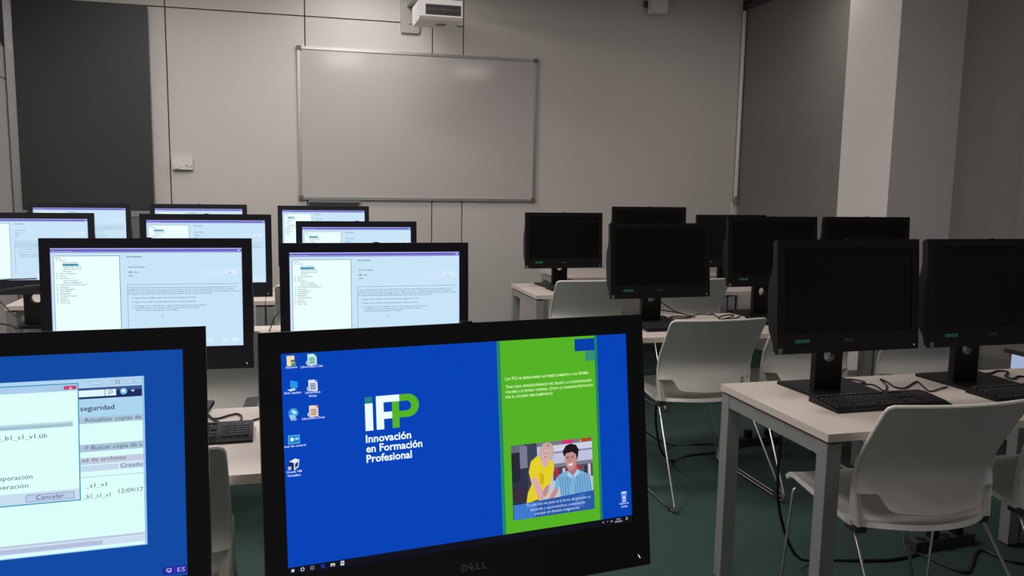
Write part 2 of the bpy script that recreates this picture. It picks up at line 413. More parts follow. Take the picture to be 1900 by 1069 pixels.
# ================================================================== MONITORS
MW, MH = 0.575, 0.389; SX, SZ0, SZ1 = 0.259, -0.0285, -0.320
SW, SH = 0.518, 0.2915
CACHE = {}
def cached(key, fn):
    if key not in CACHE: CACHE[key] = fn()
    return CACHE[key]
def m_bezel(m):
    bm = bmesh.new()
    a, t, b = MW/2, 0.0, -MH
    for q in ((-a, -SX, b, t), (SX, a, b, t), (-SX, SX, SZ0, t), (-SX, SX, b, SZ1)):
        box(bm, q[0], q[1], 0, 0.014, q[2], q[3])
    bmesh.ops.remove_doubles(bm, verts=bm.verts, dist=1e-5)
    return mesh_of(bm, m)
def m_housing():
    bm = bmesh.new()
    prism(bm, [(0.013, -0.002), (0.030, -0.006), (0.032, -0.085), (0.040, -0.115), (0.058, -0.150), (0.063, -0.20), (0.063, -0.27),
               (0.056, -0.315), (0.036, -0.345), (0.028, -0.380), (0.013, -0.387)], -MW/2+0.004, MW/2-0.004, 'x')
    return mesh_of(bm, M_BLACK, bevel=0.003)
def m_screen_plain(m):
    bm = bmesh.new(); box(bm, -SX, SX, 0.0025, 0.006, SZ1, SZ0); return mesh_of(bm, m)
def m_logo():
    f = Flat(-0.0215, -0.352, 0.0); c = 0.0095
    m = M_LOGO
    f.text('D', 0.000, 0, c, m, 1, bold=0.03)
    V, Fc = text_mesh('E', bold=0.03); ang = 0.6; ca, sa = math.cos(ang), math.sin(ang); sc = c/0.69
    cx = 0.3; cz = 0.345
    vs = [f.bm.verts.new((f.x0+0.0158+((a-cx)*ca-(b-cz)*sa)*sc, -0.00025, f.z0+c/2+((a-cx)*sa+(b-cz)*ca)*sc)) for a, b in V]
    for q in Fc: f.bm.faces.new([vs[i] for i in q]).material_index = 0
    f.text('L', 0.0225, 0, c, m, 1, bold=0.03); f.text('L', 0.0315, 0, c, m, 1, bold=0.03)
    return f.mesh()
def m_label():
    f = Flat(-0.217, -0.341, 0.0)
    f.rect(0, 0, 0.056, 0.0115, M_GREEN, 1); f.text('MADRID', 0.028, 0.0088, 0.006, M_GREENT, 2, width=0.044, center=True, bold=0.02)
    return f.mesh()
def m_sticker():
    f = Flat(-0.283, -0.369, 0.0)
    f.rect(0, 0, 0.0155, 0.0175, M_STICK, 1)
    f.rect(0.002, 0.003, 0.0068, 0.008, M_STICKD, 2); f.rect(0.0085, 0.003, 0.0135, 0.008, M_STICKD, 2); f.rect(0.002, 0.010, 0.0135, 0.0145, M_STICKD, 2)
    return f.mesh()
def m_led():
    f = Flat(0.265, -0.371, 0.0); f.poly([(0, 0), (0.002, 0), (0.0055, 0.006), (0.0035, 0.006)], M_LED, 1); return f.mesh()
def m_webcam():
    bm = bmesh.new(); prism(bm, [(-0.010, -0.002), (-0.008, 0.0022), (0.008, 0.0022), (0.010, -0.002)], 0.003, 0.012, 'y'); return mesh_of(bm, M_BLACK)
def m_drive():
    bm = bmesh.new(); box(bm, MW/2-0.006, MW/2-0.0005, 0.040, 0.052, -0.31, -0.17); return mesh_of(bm, M_BLACKG)
def m_column(h):
    """upright plate with a round cable hole near its top"""
    bm = bmesh.new(); n = 20; hz = 0.135; r = 0.024
    outer = []
    for k in range(n):
        an = 2*PI*k/n+0.0001; c, s = math.cos(an), math.sin(an)
        sx = (0.0555/abs(c)) if abs(c) > 1e-9 else 9; top = (h-hz) if s > 0 else hz-0.01
        sz = (top/abs(s)) if abs(s) > 1e-9 else 9
        q = min(sx, sz); outer.append((c*q, hz+s*q))
    # add exact corners by snapping the nearest outer points
    for cx_, cz_ in ((0.0555, h), (-0.0555, h), (-0.0555, 0.01), (0.0555, 0.01)):
        i = min(range(n), key=lambda i: (outer[i][0]-cx_)**2+(outer[i][1]-cz_)**2); outer[i] = (cx_, cz_)
    inner = [(r*math.cos(2*PI*k/n), hz+r*math.sin(2*PI*k/n)) for k in range(n)]
    L = {}
    for y in (0.0, 0.028):
        L[y] = ([bm.verts.new((a, y, b)) for a, b in outer], [bm.verts.new((a, y, b)) for a, b in inner])
    for k in range(n):
        j = (k+1) % n
        for y in (0.0, 0.028): bm.faces.new([L[y][0][k], L[y][0][j], L[y][1][j], L[y][1][k]])
        bm.faces.new([L[0.0][0][k], L[0.0][0][j], L[0.028][0][j], L[0.028][0][k]])
        bm.faces.new([L[0.0][1][k], L[0.0][1][j], L[0.028][1][j], L[0.028][1][k]])
    return mesh_of(bm, M_BLACK)
def m_base():
    bm = bmesh.new()
    prism(bm, [(-0.145, 0.12), (-0.132, -0.12), (0.132, -0.12), (0.145, 0.12)], 0.0, 0.012, 'z')
    return mesh_of(bm, M_BLACK, bevel=0.003)

# ---- firmware setup page shown on the left-block displays
def bios_parts():
    f = Flat(-SX, SZ0, 0.0025)
    U, V_ = SW, SH
    bgc, white, dark, mid = px(200, 229, 248), px(236, 255, 255), px(70, 92, 120), px(104, 128, 150)
    R = lambda a, b, c, d, m, l=1: f.rect(a*U, b*V_, c*U, d*V_, m, l)
    R(0, 0, 1, 1, px(186, 196, 240), 1)
    R(0, 0, 1, 0.012, px(178, 176, 246), 2); R(0, 0.012, 1, 0.028, px(92, 86, 178), 2); R(0, 0.028, 1, 0.045, px(140, 140, 216), 2)
    R(0.004, 0.045, 0.996, 0.995, bgc, 2)
    f.ell(0.983*U, 0.024*V_, 0.005*U, 0.005*U, px(225, 228, 250), 3, 12)
    R(0.015, 0.073, 0.352, 0.975, mid, 3); R(0.0175, 0.078, 0.349, 0.970, white, 4)
    T1 = f.mesh(); f = Flat(-SX, SZ0, 0.0025)
    f.text('UEFI Setup Utility - System Configuration', 0.008*U, 0.036*V_, 0.0042, px(205, 205, 250), 4, width=0.105*U)
    rows = [(0, 'Settings'), (1, 'General'), (2, 'System Information'), (2, 'Boot Sequence'), (2, 'Advanced Boot Options'), (2, 'UEFI Boot Path Security'), (2, 'Date/Time'),
            (1, 'System Configuration'), (1, 'Security'), (1, 'Secure Boot'), (2, 'Secure Boot Enable'), (2, 'Expert Key Management'), (1, 'Intel\u00ae Software Guard Extensions\u2122'),
            (1, 'Performance'), (1, 'Power Management'), (1, 'POST Behavior'), (1, 'Manageability'), (1, 'Virtualization Support'), (1, 'Wireless'), (1, 'Maintenance'), (1, 'System Logs')]
    R = lambda a, b, c, d, m, l=1: f.rect(a*U, b*V_, c*U, d*V_, m, l)
    for i, (ind, s) in enumerate(rows):
        v = (0.101+0.0218*i)*V_; u = (0.024, 0.045, 0.064)[ind]*U
        if i == 3: R(0.0615, 0.101+0.0218*2.35, 0.1415, 0.101+0.0218*3.3, px(58, 152, 184), 5)
        f.text(s, u, v, 0.0034, dark if i != 3 else px(30, 90, 120), 6, bold=0.01)
        if ind == 1: f.frame(0.028*U, v-0.0036, 0.028*U+0.0036, v, 0.0006, mid, 6)
    T = lambda s, u, v, c=0.0036, w=None, b=0.012: f.text(s, u*U, v*V_, c, dark, 6, width=(w*U if w else None), bold=b)
    T('Boot Sequence', 0.389, 0.091, 0.0040, 0.078, 0.03)
    T('Boot List Options', 0.397, 0.194, 0.0038, 0.084, 0.02); T('\u25cf  Legacy', 0.405, 0.244, 0.0036, None); T('    UEFI', 0.402, 0.280, 0.0036)
    f.ell(0.4*U, 0.239*V_, 0.0019, 0.0019, dark, 6, 10); f.ell(0.4*U, 0.275*V_, 0.0019, 0.0019, mid, 6, 10)
    R(0.780, 0.212, 0.884, 0.300, px(206, 230, 250), 3); R(0.894, 0.212, 0.973, 0.268, px(216, 236, 255), 3); T('View', 0.921, 0.256, 0.0034)
    R(0.3865, 0.361, 0.981, 0.3645, mid, 3); R(0.3865, 0.361, 0.3885, 0.90, mid, 3)
    T('This list specifies the order that the BIOS searches devices when trying to find an operating system to boot. To', 0.396, 0.400, 0.0032, 0.575)
    T('change the boot order, select the device to be changed in the list on the right-hand side, then click on up/down', 0.391, 0.421, 0.0032, 0.565)
    T('arrows or use the keyboard PgUp/PgDn keys to change the boot order of the device. The boot devices can also', 0.391, 0.442, 0.0032, 0.590)
    T('be selected / de-selected from the list using the check boxes on the left-hand side.', 0.391, 0.462, 0.0032, 0.445)
    T('1. Legacy Option ROMs need to be enabled for Legacy boot mode.', 0.407, 0.502, 0.0032, 0.345)
    T('2. Legacy boot mode is not allowed when Secure Boot is enabled.', 0.407, 0.542, 0.0032, 0.340)
    T('3. Changing the "Load Defaults" option will change the boot list option.', 0.407, 0.582, 0.0032, 0.395)
    T('to the UEFI option. Choosing this will not allow Secure Boot setting', 0.416, 0.604, 0.0032, 0.345)
    T('when the operating system is installed.', 0.426, 0.626, 0.0032, 0.225)
    f.frame(0.565*U, 0.667*V_, 0.572*U, 0.682*V_, 0.0007, mid, 6)
    for a, b, s in ((0.62, 0.70, 'Load Defaults'), (0.74, 0.83, 'Apply'), (0.885, 0.975, 'Exit')):
        R(a, 0.920, b, 0.955, px(216, 238, 255), 4); f.text(s, (a+b)/2*U, 0.945*V_, 0.0032, dark, 6, center=True)
    return T1, f.mesh()

# ---- desktop wallpaper shown on the nearest display
def page(u0, v0, w, h, f, m, l, fold):
    f.poly([(u0, v0), (u0+w*0.66, v0), (u0+w, v0+h*0.3), (u0+w, v0+h), (u0, v0+h)], m, l)
    f.poly([(u0+w*0.66, v0), (u0+w*1.02, v0), (u0+w*1.02, v0+h*0.30)], fold, l)
def desktop_parts(scr):
    U, V_ = SW, SH
    BLUE, WHITE, GREEN, TEAL = px(3, 66, 184), px(236, 252, 255), px(84, 178, 36), px(34, 128, 132)
    f = Flat(-SX, SZ0, 0.0025)
    R = lambda a, b, c, d, m, l=1: f.rect(a*U, b*V_, c*U, d*V_, m, l)
    R(0, 0, 1, 0.963, BLUE, 1); R(0, 0.963, 1, 1, px(14, 16, 26), 1)
    R(0.5850, 0, 0.5955, 0.963, px(32, 132, 110), 2); R(0.5955, 0, 0.893, 0.963, GREEN, 2); R(0.893, 0, 0.9015, 0.963, px(36, 126, 96), 2)
    R(0.8283, 0.0140, 0.893, 0.0765, px(2, 62, 170), 3); R(0.8622, 0.0765, 0.893, 0.1297, px(48, 140, 122), 3)
    link('wallpaper', f.mesh(), scr)
    f = Flat(-SX, SZ0, 0.0025)
    R = lambda a, b, c, d, m, l=3: f.rect(a*U, b*V_, c*U, d*V_, m, l)
    R(0.2093, 0.2245, 0.2292, 0.2555, TEAL); R(0.2093, 0.2555, 0.2300, 0.3830, WHITE)
    R(0.2390, 0.2245, 0.2592, 0.3822, WHITE); R(0.2592, 0.2245, 0.3022, 0.2562, WHITE); R(0.2592, 0.3017, 0.2818, 0.3342, WHITE)
    R(0.2818, 0.2562, 0.3012, 0.3808, GREEN)
    # bowl of the P
    cu, r1, r2 = 0.3250*U, (0.3340-0.2245)/2*V_, (0.3036-0.2570)/2*V_
    cv = (0.2245+0.3340)/2*V_
    n = 16
    out = [(0.3022*U, 0.2245*V_)]+[(cu+r1*math.sin(PI*k/n), cv-r1*math.cos(PI*k/n)) for k in range(n+1)]+[(0.3012*U, 0.3340*V_)]
    inn = [(0.3012*U, 0.3032*V_)]+[(cu-0.002+r2*math.sin(PI*k/n), cv-r2*math.cos(PI*k/n)) for k in range(n, -1, -1)]+[(0.3022*U, 0.2572*V_)]
    o2, i2 = out, inn[::-1]
    for k in range(len(o2)-1): f.poly([o2[k], o2[k+1], i2[k+1], i2[k]], GREEN, 3)
    for s, v, wd in (('Innovaci\u00f3n', 0.4372, 0.1225), ('en Formaci\u00f3n', 0.4830, 0.1525), ('Profesional', 0.5300, 0.1225)):
        f.text(s, 0.2090*U, v*V_, 0.0102, WHITE, 3, width=wd*U, bold=0.025)
    link('wallpaper_logo', f.mesh(), scr)
    f = Flat(-SX, SZ0, 0.0025); WG = px(226, 255, 190)
    for s, u, v, wd in (('Los PCs se reiniciar\u00e1n autom\u00e1ticamente a las 00:00h', 0.6074, 0.1985, 0.262), ('Tras cada apagado/reinicio del equipo, la configuraci\u00f3n', 0.6085, 0.2385, 0.270),
                        ('volver\u00e1 a su estado original. (todo lo guardado/instalado', 0.6072, 0.2635, 0.277), ('por el usuario ser\u00e1 eliminado)', 0.6068, 0.2885, 0.145)):
        f.text(s, u*U, v*V_, 0.0044, WG, 4, width=wd*U, small_caps=True, bold=0.012)
    link('wallpaper_text', f.mesh(), scr)
    # the printed picture of two people
    f = Flat(-SX+0.6179*U, SZ0-0.527*V_, 0.0025); PW, PH = 0.2552*U, 0.371*V_
    def Pp(pts, m, l): f.poly([(a*PW, b*PH) for a, b in pts], m, l)
    def Rr(a, b, c, d, m, l): f.rect(a*PW, b*PH, c*PW, d*PH, m, l)
    Rr(0, 0, 1, 1, px(46, 52, 70), 3)
    Rr(0, 0, 0.16, 0.30, px(98, 100, 122), 4); Rr(0, 0.10, 0.10, 0.50, px(38, 40, 54), 5); Rr(0.10, 0.02, 0.19, 0.32, px(120, 122, 145), 5); Rr(0.19, 0, 0.31, 0.62, px(58, 64, 86), 4)
    Rr(0.31, 0, 1, 1, px(186, 188, 214), 4); Rr(0.31, 0.0, 1, 0.055, px(120, 118, 130), 5); Rr(0.45, 0.06, 1, 0.14, px(206, 208, 230), 5)
    Rr(0.45, 0.15, 1, 0.17, px(130, 132, 150), 5); Rr(0.52, 0.17, 1, 0.31, px(190, 194, 222), 5)
    Rr(0.50, 0.31, 1, 0.36, px(120, 126, 140), 5); Rr(0.50, 0.36, 1, 0.54, px(84, 76, 96), 5); Rr(0.50, 0.54, 1, 0.58, px(184, 192, 214), 5)
    Rr(0.62, 0, 0.76, 0.05, px(206, 48, 120), 6); Rr(0.86, 0, 0.99, 0.05, px(170, 72, 30), 6); Rr(0.84, 0.02, 0.87, 0.05, px(220, 150, 60), 6)
    for k, c in enumerate(((200, 30, 60), (70, 66, 84), (196, 196, 210), (150, 30, 60), (60, 64, 84), (210, 208, 220), (188, 40, 66), (90, 86, 104), (40, 44, 60), (206, 204, 216))):
        Rr(0.525+0.046*k, 0.365+0.01*(k % 3), 0.525+0.046*k+0.033, 0.54, px(*c), 6)
    Rr(0.31, 0.55, 0.62, 0.80, px(196, 196, 208), 5)
    Pp([(0.0, 0.55), (0.16, 0.58), (0.16, 0.76), (0.0, 0.74)], px(56, 44, 62), 5)
    # woman: dress, arms, hair, face
    Y = px(228, 206, 40); Yd = px(206, 178, 24); SK = px(216, 170, 170); SKd = px(190, 138, 146); HR = px(196, 170, 158); HRd = px(150, 120, 118)
    Pp([(0.23, 0.24), (0.30, 0.18), (0.44, 0.22), (0.50, 0.26), (0.515, 0.36), (0.49, 0.48), (0.44, 0.60), (0.42, 0.74), (0.16, 0.80), (0.18, 0.66), (0.23, 0.55), (0.20, 0.38)], Y, 7)
    Pp([(0.33, 0.40), (0.39, 0.44), (0.37, 0.58), (0.33, 0.56)], Yd, 8)
    Pp([(0.215, 0.47), (0.28, 0.46), (0.36, 0.62), (0.365, 0.72), (0.33, 0.765), (0.29, 0.72), (0.275, 0.64)], SK, 9)
    Pp([(0.40, 0.60), (0.45, 0.58), (0.42, 0.70), (0.37, 0.755), (0.345, 0.70)], SKd, 8)
    for k in range(4): Pp([(0.30+0.018*k, 0.72), (0.312+0.018*k, 0.72), (0.318+0.02*k, 0.775), (0.306+0.02*k, 0.775)], SK if k % 2 else SKd, 10)
    Pp([(0.34, 0.22), (0.46, 0.25), (0.42, 0.34), (0.37, 0.33)], SK, 8)
    Pp([(0.385, 0.02), (0.44, 0.0), (0.49, 0.03), (0.52, 0.11), (0.505, 0.20), (0.46, 0.27), (0.43, 0.21), (0.36, 0.26), (0.335, 0.16), (0.35, 0.08)], HR, 8)
    f.ell(0.412*PW, 0.155*PH, 0.052*PW, 0.085*PH, SK, 9, 18, rot=0.25)
    Pp([(0.36, 0.05), (0.46, 0.03), (0.485, 0.12), (0.42, 0.085), (0.37, 0.11), (0.35, 0.20), (0.345, 0.14)], HR, 10)
    Pp([(0.44, 0.01), (0.455, 0.05), (0.43, 0.07)], HRd, 11)
    for du in (-0.020, 0.022): f.ell((0.414+du)*PW, 0.148*PH, 0.008*PW, 0.007*PH, px(70, 50, 60), 11, 8)
    Pp([(0.410, 0.155), (0.418, 0.155), (0.414, 0.180)], SKd, 11); f.ell(0.408*PW, 0.200*PH, 0.017*PW, 0.007*PH, px(190, 86, 104), 11, 10)
    # man: shirt, neck, face, hair
    SB = px(122, 176, 216); SBd = px(78, 132, 184); MS = px(196, 140, 138); HB = px(30, 22, 34)
    Pp([(0.66, 0.43), (0.80, 0.42), (0.93, 0.50), (0.975, 0.64), (0.98, 0.80), (0.60, 0.80), (0.575, 0.62), (0.54, 0.68), (0.50, 0.66), (0.53, 0.52), (0.58, 0.46)], SB, 7)
    for k in range(13):
        a = 0.57+0.031*k
        Pp([(a, 0.50), (a+0.010, 0.50), (a+0.024, 0.78), (a+0.014, 0.78)], SBd, 8)
    Pp([(0.72, 0.50), (0.78, 0.47), (0.75, 0.78), (0.69, 0.78)], SB, 9)
    Pp([(0.50, 0.65), (0.56, 0.66), (0.50, 0.77), (0.43, 0.785), (0.45, 0.74)], MS, 9)
    Pp([(0.67, 0.36), (0.79, 0.35), (0.80, 0.44), (0.745, 0.50), (0.69, 0.46)], px(170, 112, 116), 9)
    Pp([(0.645, 0.17), (0.79, 0.16), (0.795, 0.30), (0.765, 0.39), (0.715, 0.43), (0.67, 0.39), (0.645, 0.29)], MS, 10)
    Pp([(0.62, 0.15), (0.66, 0.08), (0.72, 0.055), (0.79, 0.08), (0.825, 0.15), (0.81, 0.24), (0.795, 0.28), (0.785, 0.21), (0.74, 0.17), (0.66, 0.185), (0.645, 0.23), (0.63, 0.20)], HB, 11)
    for du in (-0.035, 0.025): f.ell((0.715+du)*PW, 0.255*PH, 0.011*PW, 0.006*PH, px(60, 36, 44), 11, 8); Pp([(0.700+du, 0.232), (0.732+du, 0.228), (0.732+du, 0.238), (0.700+du, 0.242)], px(50, 30, 38), 11)
    Pp([(0.703, 0.26), (0.718, 0.26), (0.712, 0.305), (0.695, 0.305)], px(174, 116, 116), 11)
    Pp([(0.68, 0.335), (0.75, 0.325), (0.73, 0.36), (0.695, 0.36)], px(236, 226, 226), 11); f.ell(0.798*PW, 0.27*PH, 0.012*PW, 0.025*PH, px(176, 118, 118), 10, 10)
    Pp([(0.745, 0.50), (0.80, 0.42), (0.83, 0.47), (0.765, 0.53)], px(168, 208, 236), 10); Pp([(0.735, 0.50), (0.69, 0.44), (0.665, 0.48), (0.72, 0.54)], px(168, 208, 236), 10)
    # caption band
    Pp([(0, 0.80), (1, 0.74), (1, 1), (0, 1)], px(40, 88, 168), 12); Pp([(0, 0.80), (0.30, 0.785), (0.24, 1), (0, 1)], px(62, 122, 206), 13); Pp([(0.72, 0.80), (0.88, 0.76), (0.84, 0.93), (0.76, 0.92)], px(62, 110, 190), 13)
    PT = px(204, 220, 248)
    for s, u, v, wd in (('\u201cLo que m\u00e1s me gusta es la forma de aprender es', 0.15, 0.838, 0.80), ('haciendo y equivoc\u00e1ndose y empezando', 0.20, 0.905, 0.68), ('porque sin fantas\u00eda imaginaci\u00f3n. \u201d', 0.25, 0.965, 0.60)):
        f.text(s, u*PW, v*PH, 0.0042, PT, 14, width=wd*PW, shear=0.2)
    link('wallpaper_picture', f.mesh(), scr)
    # desktop icons
    LB = px(214, 226, 255)
    def icon(c, v, lines, draw):
        f = Flat(-SX, SZ0, 0.0025); cu = c*U; draw(f, cu, v*V_)
        for k, (s, wd) in enumerate(lines): f.text(s, cu, (v+0.0345+0.0165*k)*V_, 0.0030, LB, 5, width=wd*U, center=True, bold=0.012)
        link('desktop_icon', f.mesh(), scr)
    def shortcut(f, u, v): f.rect(u-0.0075, v+0.0015, u-0.0035, v+0.0055, px(225, 235, 250), 6); f.rect(u-0.0065, v+0.0025, u-0.0048, v+0.0045, px(60, 110, 190), 7)
    def folder(f, u, v):
        f.poly([(u-0.0058, v-0.0065), (u+0.004, v-0.0065), (u+0.0045, v+0.006), (u-0.0035, v+0.0075), (u-0.0058, v+0.006)], px(236, 222, 176), 5)
        f.rect(u-0.0005, v-0.001, u+0.005, v+0.002, px(110, 100, 96), 6); f.rect(u, v+0.003, u+0.006, v+0.007, px(70, 150, 110), 6)
    def doc(body, fold, inner):
        def d(f, u, v):
            page(u-0.0055, v-0.0080, 0.0120, 0.0150, f, body, 5, fold)
            for k in range(4): f.rect(u-0.0035, v-0.003+0.0022*k, u+0.004, v-0.0018+0.0022*k, inner, 6)
            shortcut(f, u, v)
        return d
    def pc(f, u, v):
        f.poly([(u-0.003, v-0.0075), (u+0.0065, v-0.0055), (u+0.0065, v+0.003), (u-0.003, v+0.002)], px(40, 150, 230), 5)
        f.poly([(u-0.007, v+0.0045), (u+0.001, v+0.003), (u+0.005, v+0.005), (u-0.003, v+0.007)], px(200, 225, 245), 5); f.rect(u+0.001, v+0.002, u+0.0025, v+0.005, px(160, 200, 235), 4)
    def net(f, u, v):
        f.ell(u, v, 0.0065, 0.0065, px(50, 150, 220), 5, 16); f.ell(u+0.001, v-0.001, 0.004, 0.0022, px(190, 225, 250), 6, 12, rot=0.6); f.poly([(u-0.006, v+0.003), (u+0.001, v+0.002), (u+0.003, v+0.0075), (u-0.004, v+0.008)], px(150, 205, 245), 6)
    def panel(f, u, v):
        f.rect(u-0.0075, v-0.0055, u+0.0075, v+0.006, px(90, 190, 235), 5); f.rect(u-0.0065, v-0.0045, u+0.0065, v+0.005, px(30, 130, 205), 6); f.ell(u-0.0025, v, 0.0025, 0.0025, px(230, 240, 250), 7, 10); f.rect(u+0.0015, v-0.002, u+0.0055, v+0.001, px(150, 215, 250), 7)
    def vbox(f, u, v):
        f.poly([(u-0.006, v-0.005), (u+0.002, v-0.0085), (u+0.0075, v-0.0065), (u, v-0.003)], px(232, 238, 250), 5); f.poly([(u-0.006, v-0.005), (u, v-0.003), (u, v+0.0075), (u-0.006, v+0.004)], px(30, 40, 80), 5)
        f.poly([(u, v-0.003), (u+0.0075, v-0.0065), (u+0.006, v+0.003), (u, v+0.0075)], px(210, 222, 244), 5); f.poly([(u+0.0015, v-0.0015), (u+0.006, v-0.004), (u+0.005, v+0.0015), (u+0.0015, v+0.004)], px(34, 52, 110), 6); shortcut(f, u, v)
    def bin_(f, u, v):
        f.poly([(u-0.0052, v-0.008), (u+0.0052, v-0.008), (u+0.0038, v+0.0065), (u-0.0038, v+0.0065)], px(96, 140, 220), 5); f.ell(u, v-0.008, 0.0052, 0.0016, px(200, 215, 250), 6, 14); f.ell(u, v, 0.0025, 0.003, px(190, 210, 250), 6, 10); f.rect(u-0.0035, v+0.0045, u+0.0035, v+0.0065, px(190, 205, 245), 6)
    icon(0.0252, 0.0330, [('Alumno', 0.030)], folder)
    icon(0.0765, 0.0350, [('LibreOffice Calc', 0.056)], doc(px(186, 238, 224), px(20, 110, 60), px(80, 130, 120)))
    icon(0.0265, 0.1480, [('Este equipo', 0.042)], pc)
    icon(0.0765, 0.1530, [('LibreOffice', 0.038), ('Writer', 0.022)], doc(px(210, 226, 248), px(60, 110, 190), px(80, 90, 120)))
    icon(0.0263, 0.2690, [('Red', 0.014)], net)
    icon(0.0761, 0.2700, [('LibreOffice Draw', 0.058)], doc(px(236, 214, 196), px(190, 110, 130), px(150, 110, 90)))
    icon(0.0254, 0.3880, [('Panel de control', 0.058)], panel)
    icon(0.0230, 0.5040, [('Oracle VM', 0.038), ('VirtualBox', 0.034)], vbox)
    icon(0.9738, 0.8650, [('Papelera de', 0.030), ('reciclaje', 0.022)], bin_)
    # taskbar
    f = Flat(-SX, SZ0, 0.0025); TB = px(205, 212, 226); v = 0.978*V_
    for a in (0, 1):
        for b in (0, 1): f.rect(0.0085*U+a*0.0019, v-0.0019+b*0.0019, 0.0085*U+0.0017+a*0.0019, v-0.0002+b*0.0019, px(226, 232, 245), 3)
    f.ell(0.0359*U, v, 0.0026, 0.0026, TB, 3, 16); f.ell(0.0359*U, v, 0.0016, 0.0016, px(14, 16, 26), 4, 12)
    f.ell(0.0602*U, v, 0.0028, 0.0028, px(120, 126, 136), 3, 16); f.ell(0.0602*U, v, 0.0014, 0.0014, px(30, 34, 44), 4, 12)
    f.ell(0.0875*U, v, 0.0028, 0.0028, px(30, 52, 190), 3, 16); f.rect(0.0875*U-0.001, v-0.0004, 0.0875*U+0.003, v+0.0006, px(14, 16, 26), 4)
    f.rect(0.1123*U-0.003, v-0.0018, 0.1123*U+0.003, v+0.0024, px(206, 206, 190), 3); f.rect(0.1123*U-0.002, v+0.0005, 0.1123*U+0.002, v+0.0024, px(110, 120, 130), 4)
    f.rect(0.1372*U-0.0024, v-0.003, 0.1372*U+0.0024, v+0.003, px(216, 220, 228), 3); f.rect(0.1372*U-0.0012, v-0.0016, 0.1372*U+0.0012, v+0.0008, px(90, 96, 110), 4)
    f.poly([(0.899*U, v+0.001), (0.902*U, v-0.001), (0.905*U, v+0.001)], TB, 3); f.rect(0.914*U, v-0.0008, 0.9185*U, v+0.0006, px(130, 136, 146), 3)
    f.ell(0.9300*U, v+0.0004, 0.0018, 0.0018, px(130, 136, 146), 3, 12)
    f.text('20:19', 0.9536*U, v-0.0003, 0.0022, TB, 3, center=True, bold=0.01); f.text('15/09/2017', 0.9536*U, v+0.0034, 0.0022, TB, 3, center=True, width=0.026*U, bold=0.01)
    f.frame(0.9785*U, v-0.0022, 0.9845*U, v+0.0016, 0.0006, TB, 3)
    link('taskbar', f.mesh(), scr)

